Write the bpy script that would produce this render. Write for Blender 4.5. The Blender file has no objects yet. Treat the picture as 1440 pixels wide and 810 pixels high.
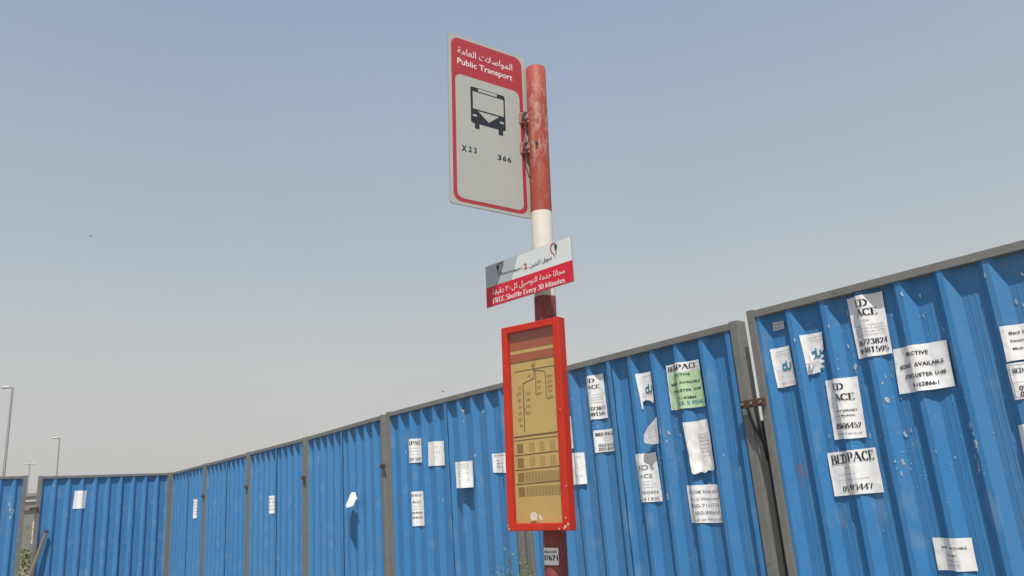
import bpy, bmesh, math, random
from mathutils import Vector, Matrix
random.seed(7)
R = math.radians
SC = bpy.context.scene
COL = SC.collection
EYE = 1.55
# ------------------------------------------------------------------ camera
cam_d = bpy.data.cameras.new('camera')
cam_d.sensor_width = 36.0
cam_d.lens = 36.0 * 1061.0 / 1440.0
cam_d.clip_start = 0.05
cam_d.clip_end = 4000.0
cam = bpy.data.objects.new('camera', cam_d)
COL.objects.link(cam)
c_right = Vector((.997108, .0203573, -.0732178))
c_down = Vector((-.075995, .267101, -.960667))
c_fwd = Vector((0.0, .963453, .267876))
m3 = Matrix((c_right, -c_down, -c_fwd)).transposed()
cam.matrix_world = Matrix.Translation((0, 0, EYE)) @ m3.to_4x4()
SC.camera = cam
# ------------------------------------------------------------------ sun and sky
SUN_EL, SUN_AZ = 61.0, 175.0          # azimuth clockwise from +Y
world = bpy.data.worlds.new('World')
SC.world = world
world.use_nodes = True
nt = world.node_tree
nt.nodes.clear()
out = nt.nodes.new('ShaderNodeOutputWorld')
sky = nt.nodes.new('ShaderNodeTexSky')
sky.sky_type = 'NISHITA'
sky.sun_disc = False
sky.sun_elevation = R(SUN_EL)
sky.sun_rotation = R(SUN_AZ)
sky.air_density = 1.6
sky.dust_density = 6.0
sky.ozone_density = 1.2
bg1 = nt.nodes.new('ShaderNodeBackground')
bg1.inputs['Strength'].default_value = 0.06
nt.links.new(sky.outputs[0], bg1.inputs['Color'])
tc = nt.nodes.new('ShaderNodeTexCoord')
sep = nt.nodes.new('ShaderNodeSeparateXYZ')
nt.links.new(tc.outputs['Generated'], sep.inputs[0])
asin = nt.nodes.new('ShaderNodeMath'); asin.operation = 'ARCSINE'
nt.links.new(sep.outputs['Z'], asin.inputs[0])
mr = nt.nodes.new('ShaderNodeMapRange')
mr.inputs['From Min'].default_value = 0.0
mr.inputs['From Max'].default_value = math.pi / 2
nt.links.new(asin.outputs[0], mr.inputs['Value'])
ramp = nt.nodes.new('ShaderNodeValToRGB')
def lin(c):
    return tuple(((v / 255 + .055) / 1.055) ** 2.4 if v > 10 else v / 255 / 12.92 for v in c) + (1.0,)
SKY = [(0.0, (216, 211, 205)), (0.05, (211, 208, 204)), (0.11, (203, 206, 206)), (0.20, (181, 192, 201)),
       (0.30, (165, 181, 200)), (0.42, (150, 170, 196)), (1.0, (128, 153, 188))]
el = ramp.color_ramp.elements
while len(el) > 1:
    el.remove(el[-1])
el[0].position = 0.0; el[0].color = lin(SKY[0][1])
for p, c in SKY[1:]:
    e = el.new(p); e.color = lin(c)
nt.links.new(mr.outputs[0], ramp.inputs[0])
bg2 = nt.nodes.new('ShaderNodeBackground')
bg2.inputs['Strength'].default_value = 1.0
hz = nt.nodes.new('ShaderNodeTexNoise'); hz.inputs['Scale'].default_value = 1.6; hz.inputs['Detail'].default_value = 5
nt.links.new(tc.outputs['Generated'], hz.inputs['Vector'])
hr = nt.nodes.new('ShaderNodeMapRange'); hr.inputs['From Min'].default_value = .3; hr.inputs['From Max'].default_value = .7
hr.inputs['To Min'].default_value = .965; hr.inputs['To Max'].default_value = 1.035
nt.links.new(hz.outputs[0], hr.inputs['Value']); nt.links.new(hr.outputs[0], bg2.inputs['Strength'])
nt.links.new(ramp.outputs[0], bg2.inputs['Color'])
mx = nt.nodes.new('ShaderNodeMixShader')
mx.inputs[0].default_value = 0.92
nt.links.new(bg1.outputs[0], mx.inputs[1])
nt.links.new(bg2.outputs[0], mx.inputs[2])
nt.links.new(mx.outputs[0], out.inputs[0])
sun_d = bpy.data.lights.new('sun', 'SUN')
sun_d.energy = 4.9
sun_d.angle = R(0.53)
sun_d.color = (1.0, 0.95, 0.87)
sun = bpy.data.objects.new('sun', sun_d)
COL.objects.link(sun)
sv = Vector((math.sin(R(SUN_AZ)) * math.cos(R(SUN_EL)), math.cos(R(SUN_AZ)) * math.cos(R(SUN_EL)), math.sin(R(SUN_EL))))
sun.rotation_euler = sv.to_track_quat('Z', 'Y').to_euler()
SC.view_settings.view_transform = 'Standard'
SC.view_settings.look = 'None'
SC.view_settings.exposure = 0.0
SC.view_settings.gamma = 1.0

# ------------------------------------------------------------------ helpers
def tag(o, label=None, cat=None, group=None, kind=None):
    if label: o['label'] = label
    if cat: o['category'] = cat
    if group: o['group'] = group
    if kind: o['kind'] = kind
    return o

def empty(name, loc=(0, 0, 0), rz=0.0, mat=None):
    o = bpy.data.objects.new(name, None)
    COL.objects.link(o)
    o.empty_display_size = .1
    if mat is not None:
        o.matrix_world = mat
    else:
        o.location = loc
        o.rotation_euler = (0, 0, rz)
    return o

def obj(name, bm, mats, parent=None, smooth=False):
    me = bpy.data.meshes.new(name)
    if smooth:
        for f in bm.faces: f.smooth = True
    bm.to_mesh(me)
    bm.free()
    for m in (mats if isinstance(mats, (list, tuple)) else [mats]):
        me.materials.append(m)
    o = bpy.data.objects.new(name, me)
    COL.objects.link(o)
    if parent is not None:
        o.parent = parent
    return o

def box(bm, x0, x1, y0, y1, z0, z1, mi=0, bev=0.0, M=None):
    v = [bm.verts.new(p) for p in ((x0, y0, z0), (x1, y0, z0), (x1, y1, z0), (x0, y1, z0), (x0, y0, z1), (x1, y0, z1), (x1, y1, z1), (x0, y1, z1))]
    fs = [bm.faces.new([v[i] for i in q]) for q in ((0, 3, 2, 1), (4, 5, 6, 7), (0, 1, 5, 4), (1, 2, 6, 5), (2, 3, 7, 6), (3, 0, 4, 7))]
    for f in fs: f.material_index = mi
    if bev > 0:
        es = list({e for f in fs for e in f.edges})
        r = bmesh.ops.bevel(bm, geom=es, offset=bev, segments=2, affect='EDGES', profile=.5)
        for f in r['faces']: f.material_index = mi
        v = list({w for f in fs if f.is_valid for w in f.verts} | {w for f in r['faces'] for w in f.verts})
    if M is not None:
        bmesh.ops.transform(bm, matrix=M, verts=[w for w in v if w.is_valid])
    return v

def tube(bm, pts, rad, n=10, cap=True, mi=0):
    pts = [Vector(p) for p in pts]
    rs = rad if isinstance(rad, (list, tuple)) else [rad] * len(pts)
    rings = []
    ref = None
    for i, p in enumerate(pts):
        d = (pts[min(i + 1, len(pts) - 1)] - pts[max(i - 1, 0)]).normalized()
        if ref is None:
            ref = d.orthogonal().normalized()
        ref = (ref - d * ref.dot(d)).normalized()
        b = d.cross(ref)
        rings.append([bm.verts.new(p + (ref * math.cos(2 * math.pi * k / n) + b * math.sin(2 * math.pi * k / n)) * rs[i]) for k in range(n)])
    for a, b in zip(rings, rings[1:]):
        for k in range(n):
            f = bm.faces.new((a[k], a[(k + 1) % n], b[(k + 1) % n], b[k])); f.smooth = n > 5; f.material_index = mi
    if cap:
        f = bm.faces.new(rings[0][::-1]); f.material_index = mi
        f = bm.faces.new(rings[-1]); f.material_index = mi

def rrect(w, h, r, n=6, cx=0, cy=0):
    pts = []
    for sx, sy, a0 in ((1, 1, 0), (-1, 1, 90), (-1, -1, 180), (1, -1, 270)):
        for k in range(n + 1):
            a = R(a0 + 90 * k / n)
            pts.append((cx + sx * (w / 2 - r) + r * math.cos(a), cy + sy * (h / 2 - r) + r * math.sin(a)))
    return pts

def poly(bm, pts, mi=0, z=0.0):
    vs = [bm.verts.new((p[0], p[1], z)) for p in pts]
    f = bm.faces.new(vs); f.material_index = mi
    if f.normal.z < 0 or (f.normal_update() or f.normal.z < 0):
        f.normal_flip()
    return f

def slab(bm, pts, z0, z1, mi=0):
    b = [bm.verts.new((p[0], p[1], z0)) for p in pts]
    t = [bm.verts.new((p[0], p[1], z1)) for p in pts]
    bm.faces.new(b[::-1]).material_index = mi
    bm.faces.new(t).material_index = mi
    n = len(pts)
    for k in range(n):
        bm.faces.new((b[k], b[(k + 1) % n], t[(k + 1) % n], t[k])).material_index = mi

# ------------------------------------------------------------------ materials
def new_mat(name, rough=.6, spec=.4, metal=0.0):
    m = bpy.data.materials.new(name)
    m.use_nodes = True
    b = m.node_tree.nodes['Principled BSDF']
    b.inputs['Roughness'].default_value = rough
    b.inputs['Specular IOR Level'].default_value = spec
    b.inputs['Metallic'].default_value = metal
    return m, m.node_tree, b

def N(t, typ, **kw):
    n = t.nodes.new(typ)
    for k, v in kw.items(): setattr(n, k, v)
    return n

def mixc(t, fac, a, b, blend='MIX'):
    n = t.nodes.new('ShaderNodeMix'); n.data_type = 'RGBA'; n.blend_type = blend
    for s, v in ((n.inputs[0], fac), (n.inputs[6], a), (n.inputs[7], b)):
        if isinstance(v, (tuple, list)): s.default_value = tuple(v)[:3] + (1.0,)
        elif isinstance(v, (int, float)): s.default_value = v
        else: t.links.new(v, s)
    return n.outputs[2]

def noise(t, vec, scale, detail=4, rough=.55, sc=None):
    if sc is not None:
        mp = N(t, 'ShaderNodeMapping'); mp.inputs['Scale'].default_value = sc
        t.links.new(vec, mp.inputs[0]); vec = mp.outputs[0]
    n = N(t, 'ShaderNodeTexNoise')
    n.inputs['Scale'].default_value = scale; n.inputs['Detail'].default_value = detail; n.inputs['Roughness'].default_value = rough
    t.links.new(vec, n.inputs['Vector'])
    return n.outputs[0]

def step(t, v, lo, hi, a=0.0, b=1.0):
    n = N(t, 'ShaderNodeMapRange')
    n.inputs['From Min'].default_value = lo; n.inputs['From Max'].default_value = hi
    n.inputs['To Min'].default_value = a; n.inputs['To Max'].default_value = b
    t.links.new(v, n.inputs['Value'])
    return n.outputs[0]

def mul(t, a, b):
    n = N(t, 'ShaderNodeMath', operation='MULTIPLY')
    for s, v in ((n.inputs[0], a), (n.inputs[1], b)):
        if isinstance(v, (int, float)): s.default_value = v
        else: t.links.new(v, s)
    return n.outputs[0]

def bump(t, b, h, strength, dist=.01):
    n = N(t, 'ShaderNodeBump'); n.inputs['Strength'].default_value = strength; n.inputs['Distance'].default_value = dist
    t.links.new(h, n.inputs['Height']); t.links.new(n.outputs[0], b.inputs['Normal'])

def plain(name, col, var=.12, scale=30, rough=.6, spec=.4, metal=0.0, bmp=0.0):
    m, t, b = new_mat(name, rough, spec, metal)
    g = N(t, 'ShaderNodeNewGeometry').outputs['Position']
    n = noise(t, g, scale)
    c = mixc(t, n, [v * (1 - var) for v in col], [min(1, v * (1 + var)) for v in col])
    t.links.new(c, b.inputs['Base Color'])
    if bmp: bump(t, b, n, bmp, .004)
    return m

def blue_mat(name, dirt=1.0):
    m, t, b = new_mat(name, .5, .35)
    tcn = N(t, 'ShaderNodeTexCoord'); v = tcn.outputs['Object']
    oi = N(t, 'ShaderNodeObjectInfo').outputs['Random']
    big = noise(t, v, 1.3, 3)
    base = mixc(t, big, (.036, .187, .432), (.047, .220, .485))
    base = mixc(t, step(t, oi, 0, 1, 0, .5), base, (.075, .225, .44))
    streak = noise(t, v, 6, 5, .6, (6, 1, .35))
    base = mixc(t, step(t, streak, .52, .78, 0, .30 * dirt), base, (.11, .24, .40))
    dust = noise(t, v, 3.0, 6, .65)
    base = mixc(t, step(t, dust, .56, .82, 0, .28 * dirt), base, (.20, .29, .38))
    # faint wiped patches
    wp = noise(t, v, 5.0, 3, .5, (1.6, 1, .8))
    base = mixc(t, step(t, wp, .58, .70, 0, .30 * dirt), base, (.24, .34, .44))
    # rust spots
    r1 = noise(t, v, 11.0, 4, .6, (1.6, 1, .5)); r2 = noise(t, v, 2.1, 2)
    rust = mul(t, step(t, r1, .62, .72), step(t, r2, .48, .60))
    base = mixc(t, mul(t, rust, .55 * dirt), base, (.24, .15, .08))
    # small flecks of torn paper and glue
    f1 = noise(t, v, 62.0, 3, .7, (1, 1, .7)); f2 = noise(t, v, 3.4, 3, .6)
    fl = mul(t, step(t, f1, .66, .72), step(t, f2, .50, .62))
    base = mixc(t, mul(t, fl, .75 * dirt), base, (.62, .66, .68))
    t.links.new(base, b.inputs['Base Color'])
    t.links.new(step(t, dust, .3, .8, .42, .68), b.inputs['Roughness'])
    bump(t, b, noise(t, v, 4.0, 4, .5, (3, 1, 1)), .22, .02)
    return m

def steel_mat(name):
    m, t, b = new_mat(name, .62, .4, .15)
    v = N(t, 'ShaderNodeNewGeometry').outputs['Position']
    c = mixc(t, noise(t, v, 9, 6, .65), (.145, .145, .137), (.245, .245, .234))
    c = mixc(t, step(t, noise(t, v, 40, 5, .7), .60, .72, 0, .6), c, (.44, .43, .41))
    c = mixc(t, step(t, noise(t, v, 14, 5, .7), .60, .70, 0, .55), c, (.13, .085, .055))
    t.links.new(c, b.inputs['Base Color'])
    bump(t, b, noise(t, v, 60, 4), .25, .003)
    return m

def pole_mat():
    m, t, b = new_mat('painted_pole', .55, .25)
    tcn = N(t, 'ShaderNodeTexCoord'); v = tcn.outputs['Object']
    s = N(t, 'ShaderNodeSeparateXYZ'); t.links.new(v, s.inputs[0]); z = s.outputs['Z']
    wob = step(t, noise(t, v, 14, 3), 0, 1, -.006, .006)
    za = N(t, 'ShaderNodeMath', operation='ADD'); t.links.new(z, za.inputs[0]); t.links.new(wob, za.inputs[1]); z = za.outputs[0]
    up = step(t, z, POLE_RW, POLE_RW + .002)
    lo = step(t, z, POLE_WR, POLE_WR - .002)
    n1 = noise(t, v, 10, 6, .7)
    red_hi = mixc(t, n1, (.30, .048, .030), (.40, .085, .055))
    red_lo = mixc(t, n1, (.20, .042, .036), (.27, .07, .058))  # lower red painted darker, with the case's shadow in its colour
    white = mixc(t, n1, (.70, .66, .58), (.80, .76, .68))
    c = mixc(t, up, white, red_hi)
    c = mixc(t, lo, c, red_lo)
    # scuffs: chalky patches along the upper part, round the brackets
    n2 = noise(t, v, 26, 7, .75, (1, 1, .45))
    near = mul(t, step(t, z, POLE_RW + .22, POLE_RW + .36), step(t, z, POLE_RW + .84, POLE_RW + .60))
    sc = mul(t, step(t, n2, .47, .60), step(t, near, 0, 1, .10, .65))
    c = mixc(t, sc, c, (.55, .36, .33))
    n3 = noise(t, v, 55, 5, .7, (1, 1, .5))
    c = mixc(t, step(t, n3, .62, .67, 0, .6), c, (.62, .48, .45))
    dk = noise(t, v, 33, 5, .7)
    c = mixc(t, mul(t, step(t, dk, .66, .72), .5), c, (.12, .07, .06))
    t.links.new(c, b.inputs['Base Color'])
    bump(t, b, n2, .3, .004)
    return m

def paper_mat(name, col, var=.07):
    m, t, b = new_mat(name, .8, .2)
    v = N(t, 'ShaderNodeTexCoord').outputs['Object']
    n = noise(t, v, 9, 5, .6)
    c = mixc(t, n, [x * (1 - var) for x in col], col)
    c = mixc(t, step(t, noise(t, v, 30, 5, .7), .62, .75, 0, .25), c, (.50, .46, .38))
    t.links.new(c, b.inputs['Base Color'])
    bump(t, b, noise(t, v, 16, 3, .5, (1, 1, .6)), .5, .012)
    return m

def rust_mat():
    m, t, b = new_mat('rusty_steel', .8, .3)
    v = N(t, 'ShaderNodeNewGeometry').outputs['Position']
    c = mixc(t, noise(t, v, 45, 6, .7), (.035, .02, .014), (.17, .082, .048))
    t.links.new(c, b.inputs['Base Color'])
    bump(t, b, noise(t, v, 90, 4), .5, .003)
    return m

def red_paint(name, col):
    m, t, b = new_mat(name, .5, .22)
    v = N(t, 'ShaderNodeTexCoord').outputs['Object']
    c = mixc(t, noise(t, v, 7, 5, .6), [x * .72 for x in col], [min(1, x * 1.12) for x in col])
    c = mixc(t, step(t, noise(t, v, 38, 5, .7), .68, .72, 0, .6), c, (.55, .42, .38))
    t.links.new(c, b.inputs['Base Color'])
    bump(t, b, noise(t, v, 25, 4), .12, .003)
    return m

# pole frame (the pole leans a little to the right)
P_B = Vector((.10876848, 3.77147448, EYE - .28610241))
AX = Vector((.04491869, 0, .99899065))
E1 = Vector((.99899065, 0, -.04491869))
E2 = Vector((0, -1, 0))
S0 = P_B.z / AX.z
BASE = P_B - AX * S0
POLE_RW = 1.736 + S0
POLE_WR = 1.273 + S0
POLE_TOP = 2.605 + S0
POLE_R = .056
POLE_M = Matrix((E1, -E2, AX)).transposed().to_4x4()
POLE_M.translation = BASE

def plate_matrix(s, x, y, phi, r):
    d = math.cos(phi) * E1 + math.sin(phi) * E2
    c = P_B + AX * s + E1 * x + E2 * y
    U = math.cos(r) * d + math.sin(r) * AX
    W = -math.sin(r) * d + math.cos(r) * AX
    M = Matrix((U, W, U.cross(W))).transposed().to_4x4()
    M.translation = c
    return M

M_BLUE = blue_mat('blue_painted_steel')
M_STEEL = steel_mat('weathered_galvanised_steel')
M_RUST = rust_mat()
M_BLACK = plain('black_rubber', (.012, .012, .013), .2, 30, .8, .2)
M_SEAL = plain('grimy_lap_sealant', (.022, .060, .115), .35, 14, .8, .2)  # dark blue that paints in the shade along the sheet laps
M_POLE = pole_mat()
M_PAPER = [paper_mat('paper_a', (.87, .87, .88)), paper_mat('paper_b', (.83, .83, .82)), paper_mat('paper_c', (.62, .63, .65))]
M_GREEN = paper_mat('green_paper', (.50, .70, .44))
M_INK = plain('black_ink', (.035, .033, .04), .2, 60, .8, .2)
M_INK2 = plain('grey_ink', (.20, .20, .22), .2, 60, .8, .2)
M_TEAL = plain('teal_ink', (.02, .22, .34), .1, 60, .7, .3)
M_ORANGE = plain('orange_ink', (.62, .20, .12), .1, 60, .7, .3)
M_SCRAP = paper_mat('torn_scraps', (.60, .66, .70), .4)
M_ALU = plain('dull_aluminium', (.42, .43, .43), .1, 20, .5, .5, .3)
M_SIGNGREY = plain('reflective_grey_sheeting', (.42, .425, .40), .05, 9, .55, .3)
M_SIGNRED = plain('sign_red_film', (.40, .036, .046), .09, 9, .45, .4)
M_SIGNWHITE = plain('white_film', (.62, .64, .62), .05, 9, .5, .3)
M_TEXTWHITE = plain('white_lettering', (.78, .76, .74), .04, 9, .5, .3)
M_NAVY = plain('dark_pictogram', (.022, .025, .035), .2, 30, .5, .3)
M_SHWHITE = plain('printed_white_vinyl', (.66, .70, .70), .04, 9, .4, .4)
M_SHGREY = plain('printed_grey_vinyl', (.40, .44, .475), .05, 9, .4, .4)
M_SHRED = plain('printed_red_vinyl', (.62, .012, .035), .06, 9, .4, .4)
M_EMBRED = plain('emblem_red', (.40, .06, .05), .1, 30, .5, .3)
M_EMBDARK = plain('emblem_dark', (.05, .05, .07), .1, 30, .5, .3)
M_CASE = red_paint('red_case_paint', (.56, .036, .017))
M_TAN = None
M_HEAD = plain('faded_red_print', (.43, .105, .05), .12, 12, .6, .3)
M_BROWN = plain('faded_brown_print', (.145, .085, .03), .15, 40, .7, .2)
M_BROWN2 = plain('pale_brown_print', (.28, .18, .06), .15, 60, .7, .2)

def tan_mat():
    m, t, b = new_mat('yellowed_timetable_paper', .55, .35)
    v = N(t, 'ShaderNodeTexCoord').outputs['Object']
    c = mixc(t, noise(t, v, 5, 6, .6), (.60, .425, .15), (.72, .55, .225))
    c = mixc(t, step(t, noise(t, v, 11, 6, .7), .52, .75, 0, .45), c, (.48, .30, .10))
    t.links.new(c, b.inputs['Base Color'])
    return m
M_TAN = tan_mat()

def glass_mat():
    m = bpy.data.materials.new('clear_acrylic'); m.use_nodes = True
    t = m.node_tree; t.nodes.clear()
    o = N(t, 'ShaderNodeOutputMaterial'); tr = N(t, 'ShaderNodeBsdfTransparent'); gl = N(t, 'ShaderNodeBsdfGlossy'); mxs = N(t, 'ShaderNodeMixShader')
    tr.inputs[0].default_value = (.95, .93, .88, 1); gl.inputs['Roughness'].default_value = .12
    mxs.inputs[0].default_value = .05
    t.links.new(tr.outputs[0], mxs.inputs[1]); t.links.new(gl.outputs[0], mxs.inputs[2]); t.links.new(mxs.outputs[0], o.inputs[0])
    return m
M_GLASS = glass_mat()

# ------------------------------------------------------------------ lettering
_cache = {}
def font_polys(s, bold=0.0, shear=0.0):
    """outline text as triangles in a unit frame (cap height about .73)"""
    k = (s, bold, shear)
    if k in _cache: return _cache[k]
    c = bpy.data.curves.new('lettering', 'FONT')
    c.body = s; c.resolution_u = 3; c.offset = bold; c.shear = shear
    o = bpy.data.objects.new('lettering', c)
    COL.objects.link(o)
    me = bpy.data.meshes.new_from_object(o.evaluated_get(bpy.context.evaluated_depsgraph_get()))
    vs = [(v.co.x, v.co.y) for v in me.vertices]
    fs = [tuple(p.vertices) for p in me.polygons]
    bpy.data.objects.remove(o); bpy.data.curves.remove(c); bpy.data.meshes.remove(me)
    _cache[k] = (vs, fs)
    return _cache[k]

def _arc(cx, cy, rx, ry, a0, a1, n=9):
    return [(cx + rx * math.cos(R(a0 + (a1 - a0) * i / n)), cy + ry * math.sin(R(a0 + (a1 - a0) * i / n))) for i in range(n + 1)]

# serif letters drawn with a broad pen: (advance, strokes)
G = {
 'B': (.66, [[(.14, 0), (.14, 1)], [(.14, .97)] + _arc(.32, .75, .20, .22, 90, -90) + [(.14, .53)], [(.3, .53)] + _arc(.34, .27, .24, .245, 90, -90) + [(.14, .03)]]),
 'E': (.60, [[(.14, 0), (.14, 1)], [(.14, .97), (.52, .97), (.53, .82)], [(.14, .52), (.42, .52)], [(.14, .03), (.53, .03), (.55, .2)]]),
 'D': (.74, [[(.14, 0), (.14, 1)], [(.14, .97), (.28, .97)] + _arc(.30, .5, .34, .47, 90, -90, 12) + [(.14, .03)]]),
 'S': (.56, [_arc(.29, .74, .19, .23, 35, 180) + _arc(.29, .27, .21, .24, 90, -150, 11)]),
 'P': (.62, [[(.14, 0), (.14, 1)], [(.14, .97)] + _arc(.31, .72, .23, .25, 90, -90) + [(.14, .47)]]),
 'A': (.72, [[(.05, 0), (.34, 1)], [(.34, 1), (.63, 0)], [(.17, .34), (.51, .34)]]),
 'C': (.66, [_arc(.38, .5, .28, .47, 40, 320, 14)]),
 'F': (.56, [[(.14, 0), (.14, 1)], [(.14, .97), (.50, .97), (.51, .82)], [(.14, .52), (.40, .52)]]),
 'R': (.68, [[(.14, 0), (.14, 1)], [(.14, .97)] + _arc(.31, .74, .21, .23, 90, -90) + [(.14, .51)], [(.30, .5), (.60, 0)]]),
 'M': (.88, [[(.12, 0), (.12, 1)], [(.12, 1), (.43, .1)], [(.43, .1), (.74, 1)], [(.76, 1), (.76, 0)]]),
 'h': (.56, [[(.12, 0), (.12, 1)], [(.12, .52)] + _arc(.27, .44, .15, .2, 110, 0, 5) + [(.42, 0)]]),
 'u': (.56, [[(.12, .66), (.12, .2)] + _arc(.26, .18, .14, .16, 180, 330, 5), [(.42, .66), (.42, 0)]]),
 't': (.36, [[(.16, .9), (.16, .14), (.30, .03)], [(.03, .63), (.31, .63)]]),
 'l': (.28, [[(.14, 0), (.14, 1)]]),
 'e': (.48, [[(.09, .36), (.39, .36)] + _arc(.24, .34, .16, .30, 10, 320, 10)]),
 'v': (.50, [[(.05, .66), (.24, 0)], [(.24, 0), (.44, .66)]]),
 'y': (.50, [[(.05, .66), (.24, .05)], [(.44, .66), (.18, -.26), (.06, -.24)]]),
 'r': (.40, [[(.12, 0), (.12, .66)], [(.12, .5), (.24, .64), (.36, .6)]]),
 'i': (.28, [[(.14, 0), (.14, .66)], [(.14, .86), (.14, .96)]]),
 'n': (.56, [[(.12, 0), (.12, .66)], [(.12, .5)] + _arc(.27, .44, .15, .2, 110, 0, 5) + [(.42, 0)]]),
 's': (.42, [_arc(.20, .49, .13, .15, 35, 180, 6) + _arc(.20, .17, .15, .15, 90, -150, 7)]),
 '0': (.56, [_arc(.27, .5, .21, .47, 90, 450, 16)]),
 '1': (.56, [[(.28, 0), (.28, 1)], [(.28, 1), (.14, .86)]]),
 '2': (.56, [_arc(.27, .72, .19, .25, 170, -40, 8) + [(.08, .04), (.48, .04)]]),
 '3': (.56, [_arc(.26, .75, .17, .22, 160, -80, 8), _arc(.25, .28, .21, .26, 85, -150, 9)]),
 '4': (.56, [[(.38, 0), (.38, 1)], [(.36, .98), (.05, .32)], [(.04, .28), (.53, .28)]]),
 '5': (.56, [[(.46, .97), (.16, .97), (.13, .56)] + _arc(.26, .31, .21, .29, 110, -150, 9)]),
 '6': (.56, [[(.44, .97), (.20, .76)] + _arc(.27, .31, .19, .28, 160, 510, 13)]),
 '7': (.56, [[(.07, .85), (.09, .97), (.49, .97), (.22, 0)]]),
 '8': (.56, [_arc(.27, .75, .16, .21, 90, 450, 12), _arc(.27, .27, .20, .25, 90, 450, 12)]),
 '9': (.56, [_arc(.27, .68, .19, .28, -20, 330, 13), [(.46, .62), (.36, .2), (.12, .02)]]),
 '-': (.36, [[(.05, .36), (.31, .36)]]), '.': (.26, [[(.13, 0), (.13, .1)]]), ' ': (.30, []),
}
def serif_polys(s, thick=.15, thin=.05):
    k = ('serif', s, thick)
    if k in _cache: return _cache[k]
    vs, fs = [], []
    x = 0.0
    for ch in s:
        adv, strokes = G.get(ch, G[' '])
        for st in strokes:
            n = len(st)
            L, Rr = [], []
            for i in range(n):
                a = st[max(i - 1, 0)]; b = st[min(i + 1, n - 1)]
                dx, dy = b[0] - a[0], b[1] - a[1]
                l = math.hypot(dx, dy) or 1
                w = (thin + (thick - thin) * min(1, abs(dy) / l * 1.15)) / 2
                if ch == '4' and dx < 0: w = thin * .8
                if ch in 'AvyM' and dx > 0 and dy > 0 and dy / l < .99: w = thin * .65
                nx, ny = -dy / l * w, dx / l * w
                L.append((x + st[i][0] + nx, st[i][1] + ny)); Rr.append((x + st[i][0] - nx, st[i][1] - ny))
            o = len(vs); vs += L + Rr
            for i in range(n - 1):
                fs.append((o + i, o + n + i, o + n + i + 1, o + i + 1))
            for e, o2 in ((0, 1), (n - 1, n - 2)):
                ex, ey = st[e]; dx, dy = ex - st[o2][0], ey - st[o2][1]
                if abs(dy) > abs(dx) * 1.4 and not (ch == '4' and dx) and math.hypot(dx, dy) > .3 and (abs(ey) < .02 or ey > .6) and ch not in 'et7':
                    h = thick * (.95 if ch not in 'AvyM' else .7); q = len(vs); s_ = 1 if ey < .3 else -1
                    vs += [(x + ex - h, ey), (x + ex + h, ey), (x + ex + h, ey + s_ * thin), (x + ex - h, ey + s_ * thin)]
                    fs.append((q, q + 1, q + 2, q + 3) if s_ > 0 else (q + 3, q + 2, q + 1, q))
        x += adv
    _cache[k] = (vs, fs)
    return _cache[k]

def greek_polys(n, rnd):
    """illegible small print: broken rows of short pen strokes"""
    vs, fs = [], []
    x = 0.0
    while x < n:
        for _ in range(rnd.randint(2, 6)):
            h = rnd.choice((.55, .55, .8)); w = rnd.uniform(.15, .23)
            for (a, b, c, d) in ((x, x + w, 0, h), (x + w, x + .42, *( (h - .16, h) if rnd.random() < .5 else (0, .16)))):
                q = len(vs); vs += [(a, c), (b, c), (b, d), (a, d)]; fs.append((q, q + 1, q + 2, q + 3))
            x += .58
        x += .5
    return vs, fs

AR = {'ا': ('\uFE8D', '\uFE8E'), 'د': ('\uFEA9', '\uFEAA'), 'و': ('\uFEED', '\uFEEE'), 'ة': ('\uFE93', '\uFE94'),
      'ل': ('\uFEDD', '\uFEDE', '\uFEDF', '\uFEE0'), 'م': ('\uFEE1', '\uFEE2', '\uFEE3', '\uFEE4'), 'ص': ('\uFEB9', '\uFEBA', '\uFEBB', '\uFEBC'),
      'ت': ('\uFE95', '\uFE96', '\uFE97', '\uFE98'), 'ع': ('\uFEC9', '\uFECA', '\uFECB', '\uFECC'), 'ج': ('\uFE9D', '\uFE9E', '\uFE9F', '\uFEA0'),
      'ن': ('\uFEE5', '\uFEE6', '\uFEE7', '\uFEE8'), 'خ': ('\uFEA5', '\uFEA6', '\uFEA7', '\uFEA8'), 'ي': ('\uFEF1', '\uFEF2', '\uFEF3', '\uFEF4'),
      'ك': ('\uFED9', '\uFEDA', '\uFEDB', '\uFEDC'), 'ق': ('\uFED5', '\uFED6', '\uFED7', '\uFED8'), 'س': ('\uFEB1', '\uFEB2', '\uFEB3', '\uFEB4'),
      '\u0001': ('\uFEFB', '\uFEFC')}
def arabic(s):
    words = []
    for w in s.split(' '):
        w = w.replace('لا', '\u0001')
        o = ''
        for i, ch in enumerate(w):
            if ch not in AR: o += ch; continue
            pj = i > 0 and w[i - 1] in AR and len(AR[w[i - 1]]) == 4
            nj = i < len(w) - 1 and w[i + 1] in AR and len(AR[ch]) == 4
            o += AR[ch][(1 if pj else 0) if not nj else (3 if pj else 2)]
        words.append(o if o.isdigit() else o[::-1])
    return ' '.join(words[::-1])

def fit_text(polys, x0, x1, base, cap, unit=.73, slope=0.0):
    """scale to run from x0 to x1 on a baseline with the given capital height"""
    vs, fs = polys
    mn = min(v[0] for v in vs); mxx = max(v[0] for v in vs)
    sx = (x1 - x0) / (mxx - mn); sy = cap / unit
    return [(x0 + (v[0] - mn) * sx, base + v[1] * sy + slope * (v[0] - mn) * sx) for v in vs], fs

def add_polys(bm, polys, z=0.0, mi=0):
    vs, fs = polys
    bv = [bm.verts.new((v[0], v[1], z)) for v in vs]
    for f in fs:
        try: ff = bm.faces.new([bv[i] for i in f])
        except ValueError: continue
        ff.normal_update()
        if ff.normal.z < 0: ff.normal_flip()
        ff.material_index = mi

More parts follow.
